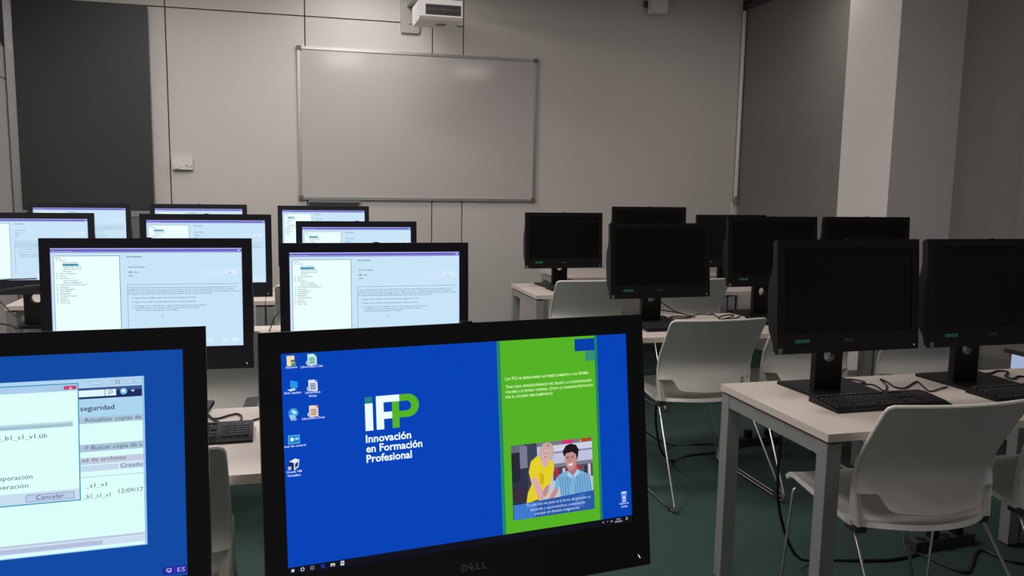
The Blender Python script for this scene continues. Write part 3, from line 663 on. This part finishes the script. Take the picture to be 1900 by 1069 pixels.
# ---- backup program shown on the left near display
def backup_parts(scr):
    U, V_ = SW, SH
    f = Flat(-SX, SZ0, 0.0025); BL = px(14, 73, 163)
    R = lambda a, b, c, d, m, l=1: f.rect(a*U, b*V_, c*U, d*V_, m, l)
    T = lambda s, u, v, cap, m, l=6, w=None, b=0.0: f.text(s, u*U, v*V_, cap, m, l, width=(w*U if w else None), bold=b)
    R(0, 0, 1, 1, BL, 1); link('wallpaper', f.mesh(), scr)
    f = Flat(-SX, SZ0, 0.0025)
    DK, MD, PALE, LAV = px(44, 52, 78), px(120, 130, 160), px(218, 254, 248), px(170, 196, 216)
    R(0.14, 0.110, 0.910, 0.846, px(150, 196, 236), 2); R(0.145, 0.116, 0.905, 0.842, PALE, 3)
    R(0.145, 0.112, 0.905, 0.150, px(178, 214, 240), 4)
    for u, s in ((0.805, '\u2013'), (0.855, '\u25a1'), (0.890, 'x')): f.frame((u-0.018)*U, 0.120*V_, (u+0.012)*U, 0.140*V_, 0.0006, px(160, 178, 210), 5)
    T('x', 0.884, 0.136, 0.0035, MD); f.frame(0.846*U, 0.124*V_, 0.856*U, 0.136*V_, 0.0007, MD, 6)
    R(0.145, 0.150, 0.905, 0.197, px(26, 44, 98), 4); R(0.145, 0.150, 0.905, 0.166, px(58, 84, 140), 5)
    R(0.700, 0.160, 0.8472, 0.188, px(222, 246, 255), 6); R(0.822, 0.160, 0.8235, 0.188, MD, 7); f.ell(0.835*U, 0.171*V_, 0.0026, 0.0026, MD, 7, 12); f.ell(0.835*U, 0.171*V_, 0.0017, 0.0017, px(222, 246, 255), 8, 12)
    f.poly([(0.8300*U, 0.184*V_), (0.8318*U, 0.176*V_), (0.8335*U, 0.1775*V_), (0.8315*U, 0.186*V_)], MD, 8)
    f.ell(0.864*U, 0.172*V_, 0.0042, 0.0042, px(120, 190, 236), 7, 16); f.ell(0.864*U, 0.170*V_, 0.0024, 0.002, px(220, 240, 255), 8, 12); f.poly([(0.880*U, 0.168*V_), (0.889*U, 0.168*V_), (0.8845*U, 0.177*V_)], px(225, 240, 255), 7)
    R(0.145, 0.197, 0.905, 0.275, px(172, 214, 240), 4); T('seguridad', 0.7680, 0.2470, 0.0062, DK, 6, 0.0745, 0.01)
    R(0.145, 0.275, 0.905, 0.303, LAV, 4); T('Actualizar copias de', 0.7755, 0.2955, 0.0052, px(84, 92, 122), 6, 0.1265)
    R(0.145, 0.392, 0.905, 0.424, LAV, 4); T('Buscar copia de s', 0.7905, 0.4150, 0.0052, px(84, 92, 122), 6, 0.1115); f.ell(0.780*U, 0.405*V_, 0.0024, 0.0024, px(150, 160, 190), 6, 12)
    R(0.145, 0.449, 0.905, 0.478, px(196, 204, 226), 4); T('ad de archivos', 0.7690, 0.4660, 0.0052, px(92, 100, 130), 6, 0.0965)
    R(0.145, 0.482, 0.850, 0.508, px(196, 216, 236), 4); R(0.852, 0.482, 0.905, 0.508, px(196, 216, 236), 4); T('Creado', 0.8530, 0.5010, 0.0050, px(84, 92, 122), 6, 0.0500); R(0.145, 0.530, 0.905, 0.533, px(180, 206, 226), 4)
    T('_s1_v1', 0.7760, 0.5760, 0.0052, px(70, 80, 108), 6, 0.0460); T('_b1_s1_v1', 0.7700, 0.6220, 0.0052, px(84, 92, 122), 6, 0.060); T('12/09/17', 0.8480, 0.6110, 0.0052, px(84, 92, 122), 6, 0.0550)
    R(0.145, 0.790, 0.905, 0.800, px(190, 200, 226), 4); R(0.145, 0.802, 0.905, 0.828, px(206, 220, 240), 4); R(0.30, 0.805, 0.810, 0.824, px(178, 192, 222), 5)
    link('window_panel', f.mesh(), scr)
    f = Flat(-SX, SZ0, 0.0025)
    R(0.24, 0.1255, 0.7656, 0.6262, px(60, 150, 190), 9); R(0.243, 0.130, 0.7632, 0.6210, px(222, 255, 250), 10)
    R(0.243, 0.130, 0.7632, 0.158, px(170, 206, 236), 11); R(0.7340, 0.1360, 0.7610, 0.1515, px(196, 66, 110), 12); T('x', 0.7455, 0.1500, 0.0034, px(250, 220, 230), 13, b=0.03)
    f.frame(0.700*U, 0.138*V_, 0.731*U, 0.1515*V_, 0.0006, px(150, 180, 216), 12)
    R(0.26, 0.2863, 0.7518, 0.3085, px(160, 196, 208), 11); R(0.26, 0.2863, 0.7518, 0.294, px(186, 220, 228), 12)
    T('dell_b1_s1_v1.tib', 0.5760, 0.3490, 0.0056, px(70, 80, 100), 12, 0.1205)
    T('la operaci\u00f3n', 0.5760, 0.5165, 0.0056, px(84, 94, 120), 12, 0.0880); T('la operaci\u00f3n', 0.5660, 0.5525, 0.0056, px(84, 94, 120), 12, 0.0890)
    R(0.243, 0.575, 0.7632, 0.6210, px(200, 222, 240), 11); f.frame(0.6493*U, 0.5840*V_, 0.7518*U, 0.6140*V_, 0.0007, px(130, 140, 180), 13); R(0.651, 0.586, 0.750, 0.612, px(188, 206, 232), 12)
    T('Cancelar', 0.6707, 0.6065, 0.0052, px(60, 70, 110), 14, 0.0590)
    link('dialog_box', f.mesh(), scr)
    f = Flat(-SX, SZ0, 0.0025); R(0.9431, 0.9550, 0.9974, 0.9868, px(40, 34, 160), 2)
    T('ES', 0.9765, 0.9800, 0.0054, px(186, 190, 250), 4, 0.0180); f.rect(0.9510*U, 0.961*V_, 0.9635*U, 0.974*V_, px(186, 200, 240), 4); f.rect(0.9530*U, 0.963*V_, 0.9615*U, 0.971*V_, px(60, 60, 180), 5); f.rect(0.9540*U, 0.976*V_, 0.9625*U, 0.979*V_, px(186, 200, 240), 4)
    R(0.9700, 0.9560, 0.9706, 0.9860, px(120, 120, 220), 4)
    link('language_bar', f.mesh(), scr)

def monitor(x, y, ztop, yaw, tilt, kind, label, group, base_dx=0.0, base_dy=0.09, roll=0.0):
    """x, y, ztop: middle of the top edge of the front face"""
    c, s = math.cos(yaw), math.sin(yaw)
    bx, by = x - s*base_dy + c*base_dx, y + c*base_dy + s*base_dx
    t = thing('computer_monitor', label, 'monitor', (bx, by, TZ), yaw, group)
    loc = Vector((-base_dx, -base_dy, ztop-TZ))
    T = Matrix.Translation(loc) @ Matrix.Rotation(-roll, 4, 'Y') @ Matrix.Rotation(-tilt, 4, 'X')
    def part(name, key, fn): return link(name, cached(key, fn), t, T)
    part('bezel', 'bezel_'+str(kind == 'off'), lambda: m_bezel(M_BLACK if kind == 'off' else M_BLACKGLARE)); part('housing', 'housing', m_housing)
    lit = kind != 'off'
    if kind == 'off': part('screen', 'screen_off', lambda: m_screen_plain(M_OFF))
    else:
        sc = part('screen', 'screen_on', lambda: m_screen_plain(mat('lit_panel', (0.004, 0.004, 0.006), 0.35, emit=(0.004, 0.004, 0.012))))
        if kind == 'bios':
            a, b = cached('bios', bios_parts)
            link('setup_page', a, sc); link('setup_text', b, sc)
        elif kind == 'desktop': desktop_parts(sc)
        elif kind == 'backup': backup_parts(sc)
    part('brand_logo', 'logo', m_logo); part('power_light', 'led', m_led); part('webcam_slider', 'webcam', m_webcam); part('disc_drive', 'drive', m_drive)
    if kind == 'off':
        part('green_label', 'label', m_label); part('sticker', 'sticker', m_sticker)
    yc = -base_dy + 0.064 + 0.1*math.sin(tilt)
    h = ztop-TZ-0.19
    bm_key = 'col%d' % round(h*1000)
    col_ = link('stand_column', cached(bm_key, lambda: m_column(h)), t); col_.location = (-base_dx, yc-0.004, 0)
    link('stand_base', cached('base', m_base), t)
    return t
GL, GR = 'monitors showing a setup page', 'switched-off monitors on the right tables'
def near_monitor(c, yaw, tilt, roll, kind, label):
    """c: centre of the display surface"""
    c = Vector(c)
    up = Vector((-math.sin(yaw)*math.sin(tilt), math.cos(yaw)*math.sin(tilt), math.cos(tilt)))
    top = c + up*(SH/2+0.0285)
    return monitor(top.x, top.y, top.z, yaw, tilt, kind, label, None, 0.0, 0.045, roll)
near_monitor((0.242*1.018, 1.101*1.018-0.003, EYE-0.366*1.018), 0.128, 0.139, -0.002, 'desktop', 'nearest monitor, blue and green wallpaper with white and green lettering')
near_monitor((-0.386*1.018, 1.073*1.018-0.003, EYE-0.358*1.018), 0.057, 0.146, -0.002, 'backup', 'monitor at the lower left corner showing a backup program dialog on blue')
Lb = 'monitor with pale setup page, '
monitor(-0.396, 2.589, EYE-0.178, -0.030, 0.06, 'bios', Lb+'behind the monitor with the dialog', GL)
monitor(0.258, 2.558, EYE-0.191, 0.0, 0.05, 'bios', Lb+'behind the nearest wallpaper monitor', GL)
monitor(-1.196, 4.392, EYE-0.180, 0.0, 0.05, 'bios', Lb+'cut by the left photo edge', GL, base_dx=0.06)
monitor(-0.368, 4.076, EYE-0.169, 0.0, 0.05, 'bios', Lb+'middle row, second from the left edge', GL)
monitor(0.319, 4.067, EYE-0.199, 0.005, 0.05, 'bios', Lb+'middle row, at the aisle end', GL)
monitor(-1.239, 5.619, EYE-0.171, 0.0, 0.05, 'bios', Lb+'farthest row, in front of the dark door', GL)
monitor(-0.545, 5.564, EYE-0.169, 0.0, 0.05, 'bios', Lb+'farthest row, below the thermostat', GL)
monitor(0.219, 5.494, EYE-0.171, 0.0, 0.05, 'bios', Lb+'farthest row, below the whiteboard tray', GL)
Rb = 'switched-off black monitor, '
monitor(1.872, 2.459, EYE-0.176, 0.013, 0.093, 'off', Rb+'nearest right table, left of two', GR, base_dx=0.03)
monitor(2.486, 2.468, EYE-0.176, 0.009, 0.119, 'off', Rb+'nearest right table, cut by the right photo edge', GR, base_dx=0.04)
monitor(1.868, 3.967, EYE-0.198, 0.048, 0.095, 'off', Rb+'middle right row, at the aisle end', GR)
monitor(2.620, 4.110, EYE-0.166, 0.034, 0.082, 'off', Rb+'middle right row, partly hidden behind the nearest one', GR)
monitor(3.223, 4.091, EYE-0.164, 0.0, 0.05, 'off', Rb+'middle right row, in front of the pillar', GR)
monitor(1.870, 5.540, EYE-0.205, 0.03, 0.06, 'off', Rb+'farthest right row, at the aisle end, fully visible', GR)
monitor(2.517, 5.539, EYE-0.159, 0.0, 0.05, 'off', Rb+'farthest right row, second from the aisle', GR)
monitor(3.186, 5.545, EYE-0.213, 0.0, 0.05, 'off', Rb+'farthest right row, third from the aisle', GR)

# ================================================================== KEYBOARDS AND MICE
def kb_meshes():
    bm = bmesh.new(); prism(bm, [(-0.08, 0.0), (0.08, 0.0), (0.08, 0.020), (0.05, 0.022), (-0.045, 0.015), (-0.08, 0.008)], -0.225, 0.225, 'x')
    A = mesh_of(bm, M_BLACK, bevel=0.003)
    bm = bmesh.new(); rows = [0.055, 0.026, 0.007, -0.012, -0.031, -0.050]
    def key(x, y, w):
        z = 0.0155+0.000*y+(y+0.05)*0.068
        vs = []
        for dz, s in ((-0.003, 1.0), (0.0035, 0.80)):
            vs.append([bm.verts.new((x+a*w/2*s, y+b*0.0082*s, z+dz)) for a, b in ((-1, -1), (1, -1), (1, 1), (-1, 1))])
        bm.faces.new(vs[1])
        for i in range(4): bm.faces.new([vs[0][i], vs[0][(i+1) % 4], vs[1][(i+1) % 4], vs[1][i]])
    for r, y in enumerate(rows):
        if r == 5:
            x = -0.215
            for wd in (0.022, 0.022, 0.022, 0.105, 0.022, 0.022, 0.022, 0.022): key(x+wd/2, y, wd-0.002); x += wd+0.001
        else:
            for k in range(14): key(-0.206+0.0190*k, y, 0.0168)
        for k in range(3): key(0.080+0.019*k, y, 0.0168) if r != 3 else None
        for k in range(4): key(0.150+0.019*k, y, 0.0168) if r else None
    return A, mesh_of(bm, M_KEY)
KA, KB = kb_meshes()
def keyboard(x, y, rz, label):
    t = thing('keyboard', label, 'keyboard', (x, y, TZ), rz, 'black keyboards on the tables')
    link('keyboard_body', KA, t); k = link('keys', KB, t); k['kind'] = 'stuff'
    return t
keyboard(1.948, 2.345, 0.0, 'black keyboard in front of the nearest right-hand monitor, left of two')
keyboard(2.60, 2.345, 0.03, 'black keyboard in front of the monitor at the right edge')
keyboard(1.95, 3.85, 0.0, 'black keyboard below the switched-off monitor at the aisle, middle right row')
keyboard(2.64, 3.93, 0.0, 'black keyboard below the half-hidden monitor, middle right row')
keyboard(1.95, 5.42, 0.0, 'black keyboard on the end of the far right table')
keyboard(-0.335, 2.425, 0.02, 'black keyboard on the left table, between the two nearest monitors')
keyboard(-0.37, 3.92, 0.0, 'black keyboard in the middle left row, seen between monitor edges')
def mouse(x, y, rz, label, cat='mouse'):
    t = thing('computer_mouse', label, cat, (x, y, TZ), rz, 'black mice on the tables')
    bm = bmesh.new(); bmesh.ops.create_uvsphere(bm, u_segments=20, v_segments=12, radius=1)
    for v in bm.verts:
        v.co.x *= 0.031*(1-0.12*v.co.y); v.co.y *= 0.056; v.co.z = max(0, v.co.z)*0.036*(1-0.15*v.co.y/0.056)
    obj('shell', bm, M_BLACK, t, smooth=True)
    bm = bmesh.new(); prism(bm, [(0.024+0.009*math.cos(2*PI*k/14), 0.034+0.007*math.sin(2*PI*k/14)) for k in range(14)], -0.003, 0.003, 'x'); obj('wheel', bm, M_KEY, t)
    return t
mouse(-0.045, 2.235, 0.1, 'black mouse beside the keyboard on the left table')

# ================================================================== CHAIRS
def back_y(z):
    """profile of the backrest: slight lumbar bulge forward, then leaning back"""
    sp = lambda t: (t+math.sqrt(t*t+0.0016))/2
    return -0.176 - 0.635*sp(z-0.62) - 0.46*sp(0.62-z)
def bow(x, z): return (0.036+0.020*max(0, min(1, (0.60-z)/0.10)))*(1-(x/0.25)**2)
def chair_meshes():
    H = {}
    def surf(bm, rows, n=16):
        prev = None
        for z, hw in rows:
            cur = [bm.verts.new((-hw+2*hw*k/n, back_y(z)-bow(-hw+2*hw*k/n, z), z)) for k in range(n+1)]
            if prev:
                for k in range(n): bm.faces.new([prev[k], prev[k+1], cur[k+1], cur[k]])
            prev = cur
    bm = bmesh.new(); n = 16
    rows = [(0.860, 0.232), (0.857, 0.240), (0.852, 0.2445), (0.843, 0.2463)] + [(0.843-0.018*k, 0.2465) for k in range(1, 16)] + [(0.555, 0.2465)]
    prev = None
    shoulder = [-0.245, -0.215, -0.185] + [-0.185+0.370*k/12 for k in range(1, 12)] + [0.185, 0.215, 0.245]
    for z, hw in rows:
        cur = [bm.verts.new((q/0.245*hw, back_y(z)-bow(q/0.245*hw, z), z)) for q in shoulder]
        if prev:
            for k in range(len(cur)-1): bm.faces.new([prev[k], prev[k+1], cur[k+1], cur[k]])
        prev = cur
    for z, hw in [(0.548, 0.179), (0.538, 0.175), (0.524, 0.168), (0.513, 0.161), (0.506, 0.150), (0.503, 0.134)]:
        cur = [bm.verts.new((-hw+2*hw*k/12, back_y(z)-bow(-hw+2*hw*k/12, z), z - (0.006*(1-(k/6-1)**2) if z < 0.51 else 0))) for k in range(13)]
        src = prev[2:-2] if len(prev) > 13 else prev
        for k in range(12): bm.faces.new([src[k], src[k+1], cur[k+1], cur[k]])
        prev = cur
    bmesh.ops.recalc_face_normals(bm, faces=bm.faces)
    bmesh.ops.solidify(bm, geom=bm.faces[:], thickness=0.007)
    H['back'] = mesh_of(bm, M_CHAIR, smooth=True)
    bm = bmesh.new()
    def bp(x, z): return (x, back_y(z)-bow(x, z)-0.002, z)
    side = [0.575, 0.60, 0.66, 0.72, 0.78, 0.82]
    lowl = [(0.247-0.012*(1-t), -0.222+(back_y(0.575)-bow(0.247, 0.575)+0.222)*t-0.002, 0.452+(0.575-0.452)*t) for t in (0, 0.35, 0.7)]
    path = [(-x, y, z) for x, y, z in lowl] + [bp(-0.247, z) for z in side] + [bp(-0.2468, 0.842), bp(-0.243, 0.855), bp(-0.232, 0.861)] + [bp(-0.18+0.36*k/8, 0.862) for k in range(9)] + [bp(0.232, 0.861), bp(0.243, 0.855), bp(0.2468, 0.842)] + [bp(0.247, z) for z in side[::-1]] + lowl[::-1]
    tube(bm, path, 0.0070, 8); H['rim'] = mesh_of(bm, M_CHAIR, smooth=True)
    for s in (-1, 1):
        bm = bmesh.new(); prev = None
        for k in range(9):
            z = 0.590-0.138*k/8; yb = (back_y(0.59)+(-0.222-back_y(0.59))*(k/8))-0.006; wd = 0.016+0.036*(k/8)**0.9
            xo = s*(0.2490-0.010*(k/8)); xi = s*(0.2380-0.026*(k/8))
            cur = [bm.verts.new((xo, yb, z)), bm.verts.new((xo, yb+wd, z)), bm.verts.new((xi, yb+wd, z)), bm.verts.new((xi, yb, z))]
            if prev:
                for i in range(4): bm.faces.new([prev[i], prev[(i+1) % 4], cur[(i+1) % 4], cur[i]])
            else: bm.faces.new(cur)
            prev = cur
        bm.faces.new(prev[::-1]); H['strut%d' % s] = mesh_of(bm, M_CHAIR, smooth=True, bevel=0.002)
    bm = bmesh.new(); nx, ny = 20, 18; g_ = []
    for j in range(ny+1):
        v = (j/ny)**1.3; row = []
        for i in range(nx+1):
            u = -1+2*i/nx
            hw = 0.247-0.018*v
            ysh = -0.195-0.105*(1-abs(u)**2.2)*(1-v)**2
            y = ysh+(0.205+0.02*(1-u*u)-ysh)*v
            lip = max(0, 1-v*9)**2*0.020*(1-abs(u)**4)
            z = 0.452+0.034*v - 0.022*(1-u*u)*math.sin(PI*min(1, v*1.1)) + lip - 0.030*max(0, (v-0.86)/0.14)**2 + 0.010*abs(u)**4
            row.append(bm.verts.new((u*hw, y, z)))
        g_.append(row)
    for j in range(ny):
        for i in range(nx): bm.faces.new([g_[j][i], g_[j][i+1], g_[j+1][i+1], g_[j+1][i]])
    bmesh.ops.recalc_face_normals(bm, faces=bm.faces)
    bmesh.ops.solidify(bm, geom=bm.faces[:], thickness=0.017)
    H['seat'] = mesh_of(bm, M_CHAIR, smooth=True)
    for s in (-1, 1):
        bm = bmesh.new()
        pts = arc_corner([(s*0.10, 0.15, 0.432), (s*0.215, 0.17, 0.434), (s*0.282, 0.125, 0.010), (s*0.282, -0.520, 0.010), (s*0.235, -0.200, 0.434), (s*0.10, -0.185, 0.430)], 0.030, 5)
        tube(bm, pts, 0.0058, 10); H['leg%d' % s] = mesh_of(bm, M_CHROME, smooth=True)
        for q, y in enumerate((0.07, -0.45)):
            bm = bmesh.new(); box(bm, s*0.282-0.009, s*0.282+0.009, y-0.02, y+0.02, 0.0, 0.017)
            H['glide%d%d' % (s, q)] = mesh_of(bm, M_DGREY)
        bm = bmesh.new(); box(bm, min(s*0.205, s*0.243), max(s*0.205, s*0.243), -0.222, -0.165, 0.428, 0.449); H['br%d' % s] = mesh_of(bm, M_DGREY, bevel=0.003)
    bm = bmesh.new(); tube(bm, [(-0.102, 0.15, 0.432), (0.102, 0.15, 0.432)], 0.0058, 8); tube(bm, [(-0.102, -0.185, 0.430), (0.102, -0.185, 0.430)], 0.0058, 8); tube(bm, [(0, -0.185, 0.430), (0, 0.15, 0.432)], 0.0058, 8)
    H['cross'] = mesh_of(bm, M_CHROME, smooth=True)
    return H
CH = chair_meshes()
def chair(x, y, rz, label):
    t = thing('chair', label, 'chair', (x, y, FZ), rz, 'white plastic chairs with sled legs')
    link('seat', CH['seat'], t); b = link('backrest', CH['back'], t); link('backrest_rim', CH['rim'], b)
    for s in (-1, 1):
        link('back_strut', CH['strut%d' % s], t); l = link('leg', CH['leg%d' % s], t); [link('foot_glide', CH['glide%d%d' % (s, q)], l) for q in (0, 1)]; link('bracket', CH['br%d' % s], t)
    link('seat_frame', CH['cross'], t)
    return t
Cb = 'white plastic chair, chrome sled legs, '
chair(1.925, 2.293, -0.035, Cb+'nearest one at the right table')
chair(2.555, 2.295, -0.02, Cb+'cut by the right photo edge, nearest row')
chair(1.955, 3.800, 0.0, Cb+'aisle end of the middle right row')
chair(2.545, 3.840, 0.0, Cb+'second from the aisle, middle right row')
chair(3.12, 3.70, 0.0, Cb+'mostly hidden by the two nearest right monitors')
chair(1.905, 5.362, 0.0, Cb+'aisle end of the far right row')
chair(2.650, 5.360, 0.0, Cb+'second from the aisle, far right row')
chair(-0.405, 2.325, 0.0, Cb+'seen between the two nearest monitors')
chair(-0.370, 3.860, 0.0, Cb+'behind the left keyboard, middle left row')
chair(0.165, 5.360, 0.0, Cb+'far left row, seen between monitors')

# ================================================================== CABLES
def cable(name, pts, label, r=0.0032, group=None, sub=4, cat='cable'):
    bm = bmesh.new(); c0 = Vector(pts[0])
    tube(bm, [Vector(p)-c0 for p in pts], r, 6, sub)
    o = obj(name, bm, M_CABLE, smooth=True); o.location = c0
    return tag(o, label, cat, group)
Z = TZ+0.004
cable('cable', [(1.93, 2.66, 0.80), (2.00, 2.68, 0.745), (2.049, 2.60, Z), (2.06, 2.52, Z+0.014), (2.074, 2.48, Z), (2.14, 2.548, Z), (2.19, 2.645, Z), (2.185, 2.60, Z), (2.159, 2.528, Z), (2.184, 2.505, Z), (2.303, 2.584, Z), (2.275, 2.52, Z), (2.242, 2.445, Z), (2.319, 2.475, Z), (2.355, 2.487, Z)], 'thin black cable winding between the two nearest right-hand monitors')
cable('cable', [(1.95, 2.64, 0.78), (2.02, 2.66, Z), (2.07, 2.67, Z), (2.10, 2.62, Z), (2.06, 2.60, Z), (2.03, 2.64, Z)], 'black cable looped beside the base of the nearest right-hand monitor')
cable('cable', [(2.52, 2.64, 0.80), (2.60, 2.66, 0.74), (2.702, 2.645, Z), (2.776, 2.677, Z), (2.804, 2.652, Z), (2.728, 2.591, Z), (2.722, 2.546, Z), (2.783, 2.58, Z), (2.80, 2.53, Z), (2.74, 2.47, Z)], 'black cable looped at the right edge behind the last monitor', 0.004)
cable('cable', [(1.92, 4.16, 0.86), (2.02, 4.20, 0.80), (2.10, 4.22, 0.755), (2.18, 4.20, Z), (2.26, 4.24, Z), (2.31, 4.21, Z), (2.34, 4.25, Z), (2.31, 4.12, Z), (2.285, 4.05, Z), (2.38, 4.11, Z), (2.44, 4.18, Z), (2.39, 4.18, Z), (2.30, 4.10, Z), (2.30, 4.04, Z), (2.40, 4.08, Z), (2.46, 4.14, Z)], 'tangled black cable on the middle right table')
cable('cable', [(1.91, 4.15, 0.83), (2.00, 4.22, 0.77), (2.10, 4.23, 0.75), (2.17, 4.17, Z), (2.11, 4.12, Z), (2.03, 4.14, Z), (2.08, 4.19, Z), (2.18, 4.14, Z)], 'second black cable beside the aisle monitor stand, middle right row')
cable('cable', [(1.90, 5.64, 0.80), (1.98, 5.70, 0.765), (2.06, 5.74, 0.745), (2.13, 5.74, Z), (2.19, 5.72, Z), (2.25, 5.66, Z)], 'thin black cable on the far right table')
cable('cable', [(-0.33, 2.66, 0.80), (-0.262, 2.62, Z+0.01), (-0.225, 2.60, Z), (-0.188, 2.63, Z), (-0.165, 2.640, Z), (-0.150, 2.60, Z), (-0.158, 2.52, Z)], 'black cable arching behind the left keyboard')
cable('cable', [(-0.30, 2.66, 0.76), (-0.254, 2.655, Z), (-0.234, 2.597, Z), (-0.215, 2.565, Z), (-0.228, 2.540, Z), (-0.26, 2.55, Z), (-0.29, 2.60, Z)], 'black cable coil at the left end of the left keyboard')
cable('cable', [(-0.148, 2.51, Z), (-0.10, 2.575, Z), (-0.02, 2.61, Z), (0.10, 2.62, Z)], 'thin black cable leading right from the left keyboard')
cable('cable', [(0.25, 4.22, Z), (0.10, 4.24, Z+0.02), (-0.02, 4.23, 0.81), (-0.07, 4.22, 0.79), (-0.095, 4.20, Z), (-0.10, 4.10, Z)], 'thin dark cable standing in an arch beside the middle left monitors')
cable('cable', [(-1.10, 4.20, 0.96), (-1.30, 4.19, 0.93), (-1.36, 4.19, 0.86), (-1.32, 4.19, 0.80), (-1.24, 4.19, 0.78), (-1.20, 4.19, 0.76), (-1.19, 4.22, Z)], 'black cable loop hanging behind the monitor at the left edge', 0.005)
cable('cable', [(-1.12, 4.20, 0.99), (-1.33, 4.22, 0.97), (-1.26, 4.2, 0.87), (-1.20, 4.2, 0.80)], 'second black cable behind the monitor at the left edge', 0.003)
G = FZ+0.007
cable('floor_cable', [(1.75, 2.60, 0.68), (1.78, 2.66, 0.30), (1.90, 2.70, 0.03), (2.05, 2.72, G), (2.20, 2.68, G), (2.31, 2.66, G), (2.42, 2.67, G), (2.52, 2.70, G)], 'thick black cable sagging under the nearest right table', 0.006)
cable('floor_cable', [(2.50, 2.80, 0.05), (2.45, 2.732, G), (2.48, 2.65, G), (2.50, 2.55, G), (2.53, 2.50, G), (2.60, 2.545, G), (2.71, 2.636, G), (2.76, 2.64, G), (2.80, 2.52, G), (3.0, 2.45, G)], 'black cable looping on the carpet behind the nearest chair', 0.006)
cable('floor_cable', [(1.66, 3.50, 0.44), (1.72, 3.62, 0.30), (1.84, 3.80, 0.10), (1.98, 3.95, G), (2.12, 4.02, G), (2.30, 4.03, G), (2.50, 4.10, G)], 'black cable drooping under the middle right chair to the carpet', 0.006)
cable('floor_cable', [(1.60, 4.10, 0.68), (1.65, 4.15, 0.45), (1.75, 4.12, 0.30), (1.9, 4.15, 0.10), (2.1, 4.2, G), (2.3, 4.18, G), (2.5, 4.12, G)], 'thin black cable hanging under the middle right table', 0.004)
def strip(x, y, rz, label):
    t = thing('power_strip', label, 'power strip', (x, y, FZ), rz, 'black power strips on the floor')
    boxo('strip_body', (-0.16, 0.16, -0.027, 0.027, 0.001, 0.042), M_DGREY, t, bevel=0.004)
    for k in range(4):
        bm = bmesh.new(); prism(bm, [(-0.11+0.065*k+0.021*math.cos(2*PI*q/16), 0.021*math.sin(2*PI*q/16)) for q in range(16)], 0.038, 0.044, 'z'); obj('socket', bm, M_BLACK, t)
    for k in (1, 3): boxo('plug', (-0.13+0.065*k, -0.095+0.065*k, -0.018, 0.018, 0.044, 0.085), M_BLACK, t, bevel=0.005)
    return t
strip(2.63, 2.74, 0.08, 'black power strip on the carpet under the nearest right table')
strip(2.60, 4.14, -0.04, 'black power strip on the carpet under the middle right table')

# small flat screen details and vent slats are joined: too small to pick apart
for o in COL.objects:
    if o.name.split('.')[0] in ('taskbar',): o['kind'] = 'stuff'
# lift everything so that the carpet lies at z = 0
for o in COL.objects:
    if o.parent is None: o.location.z -= FZ
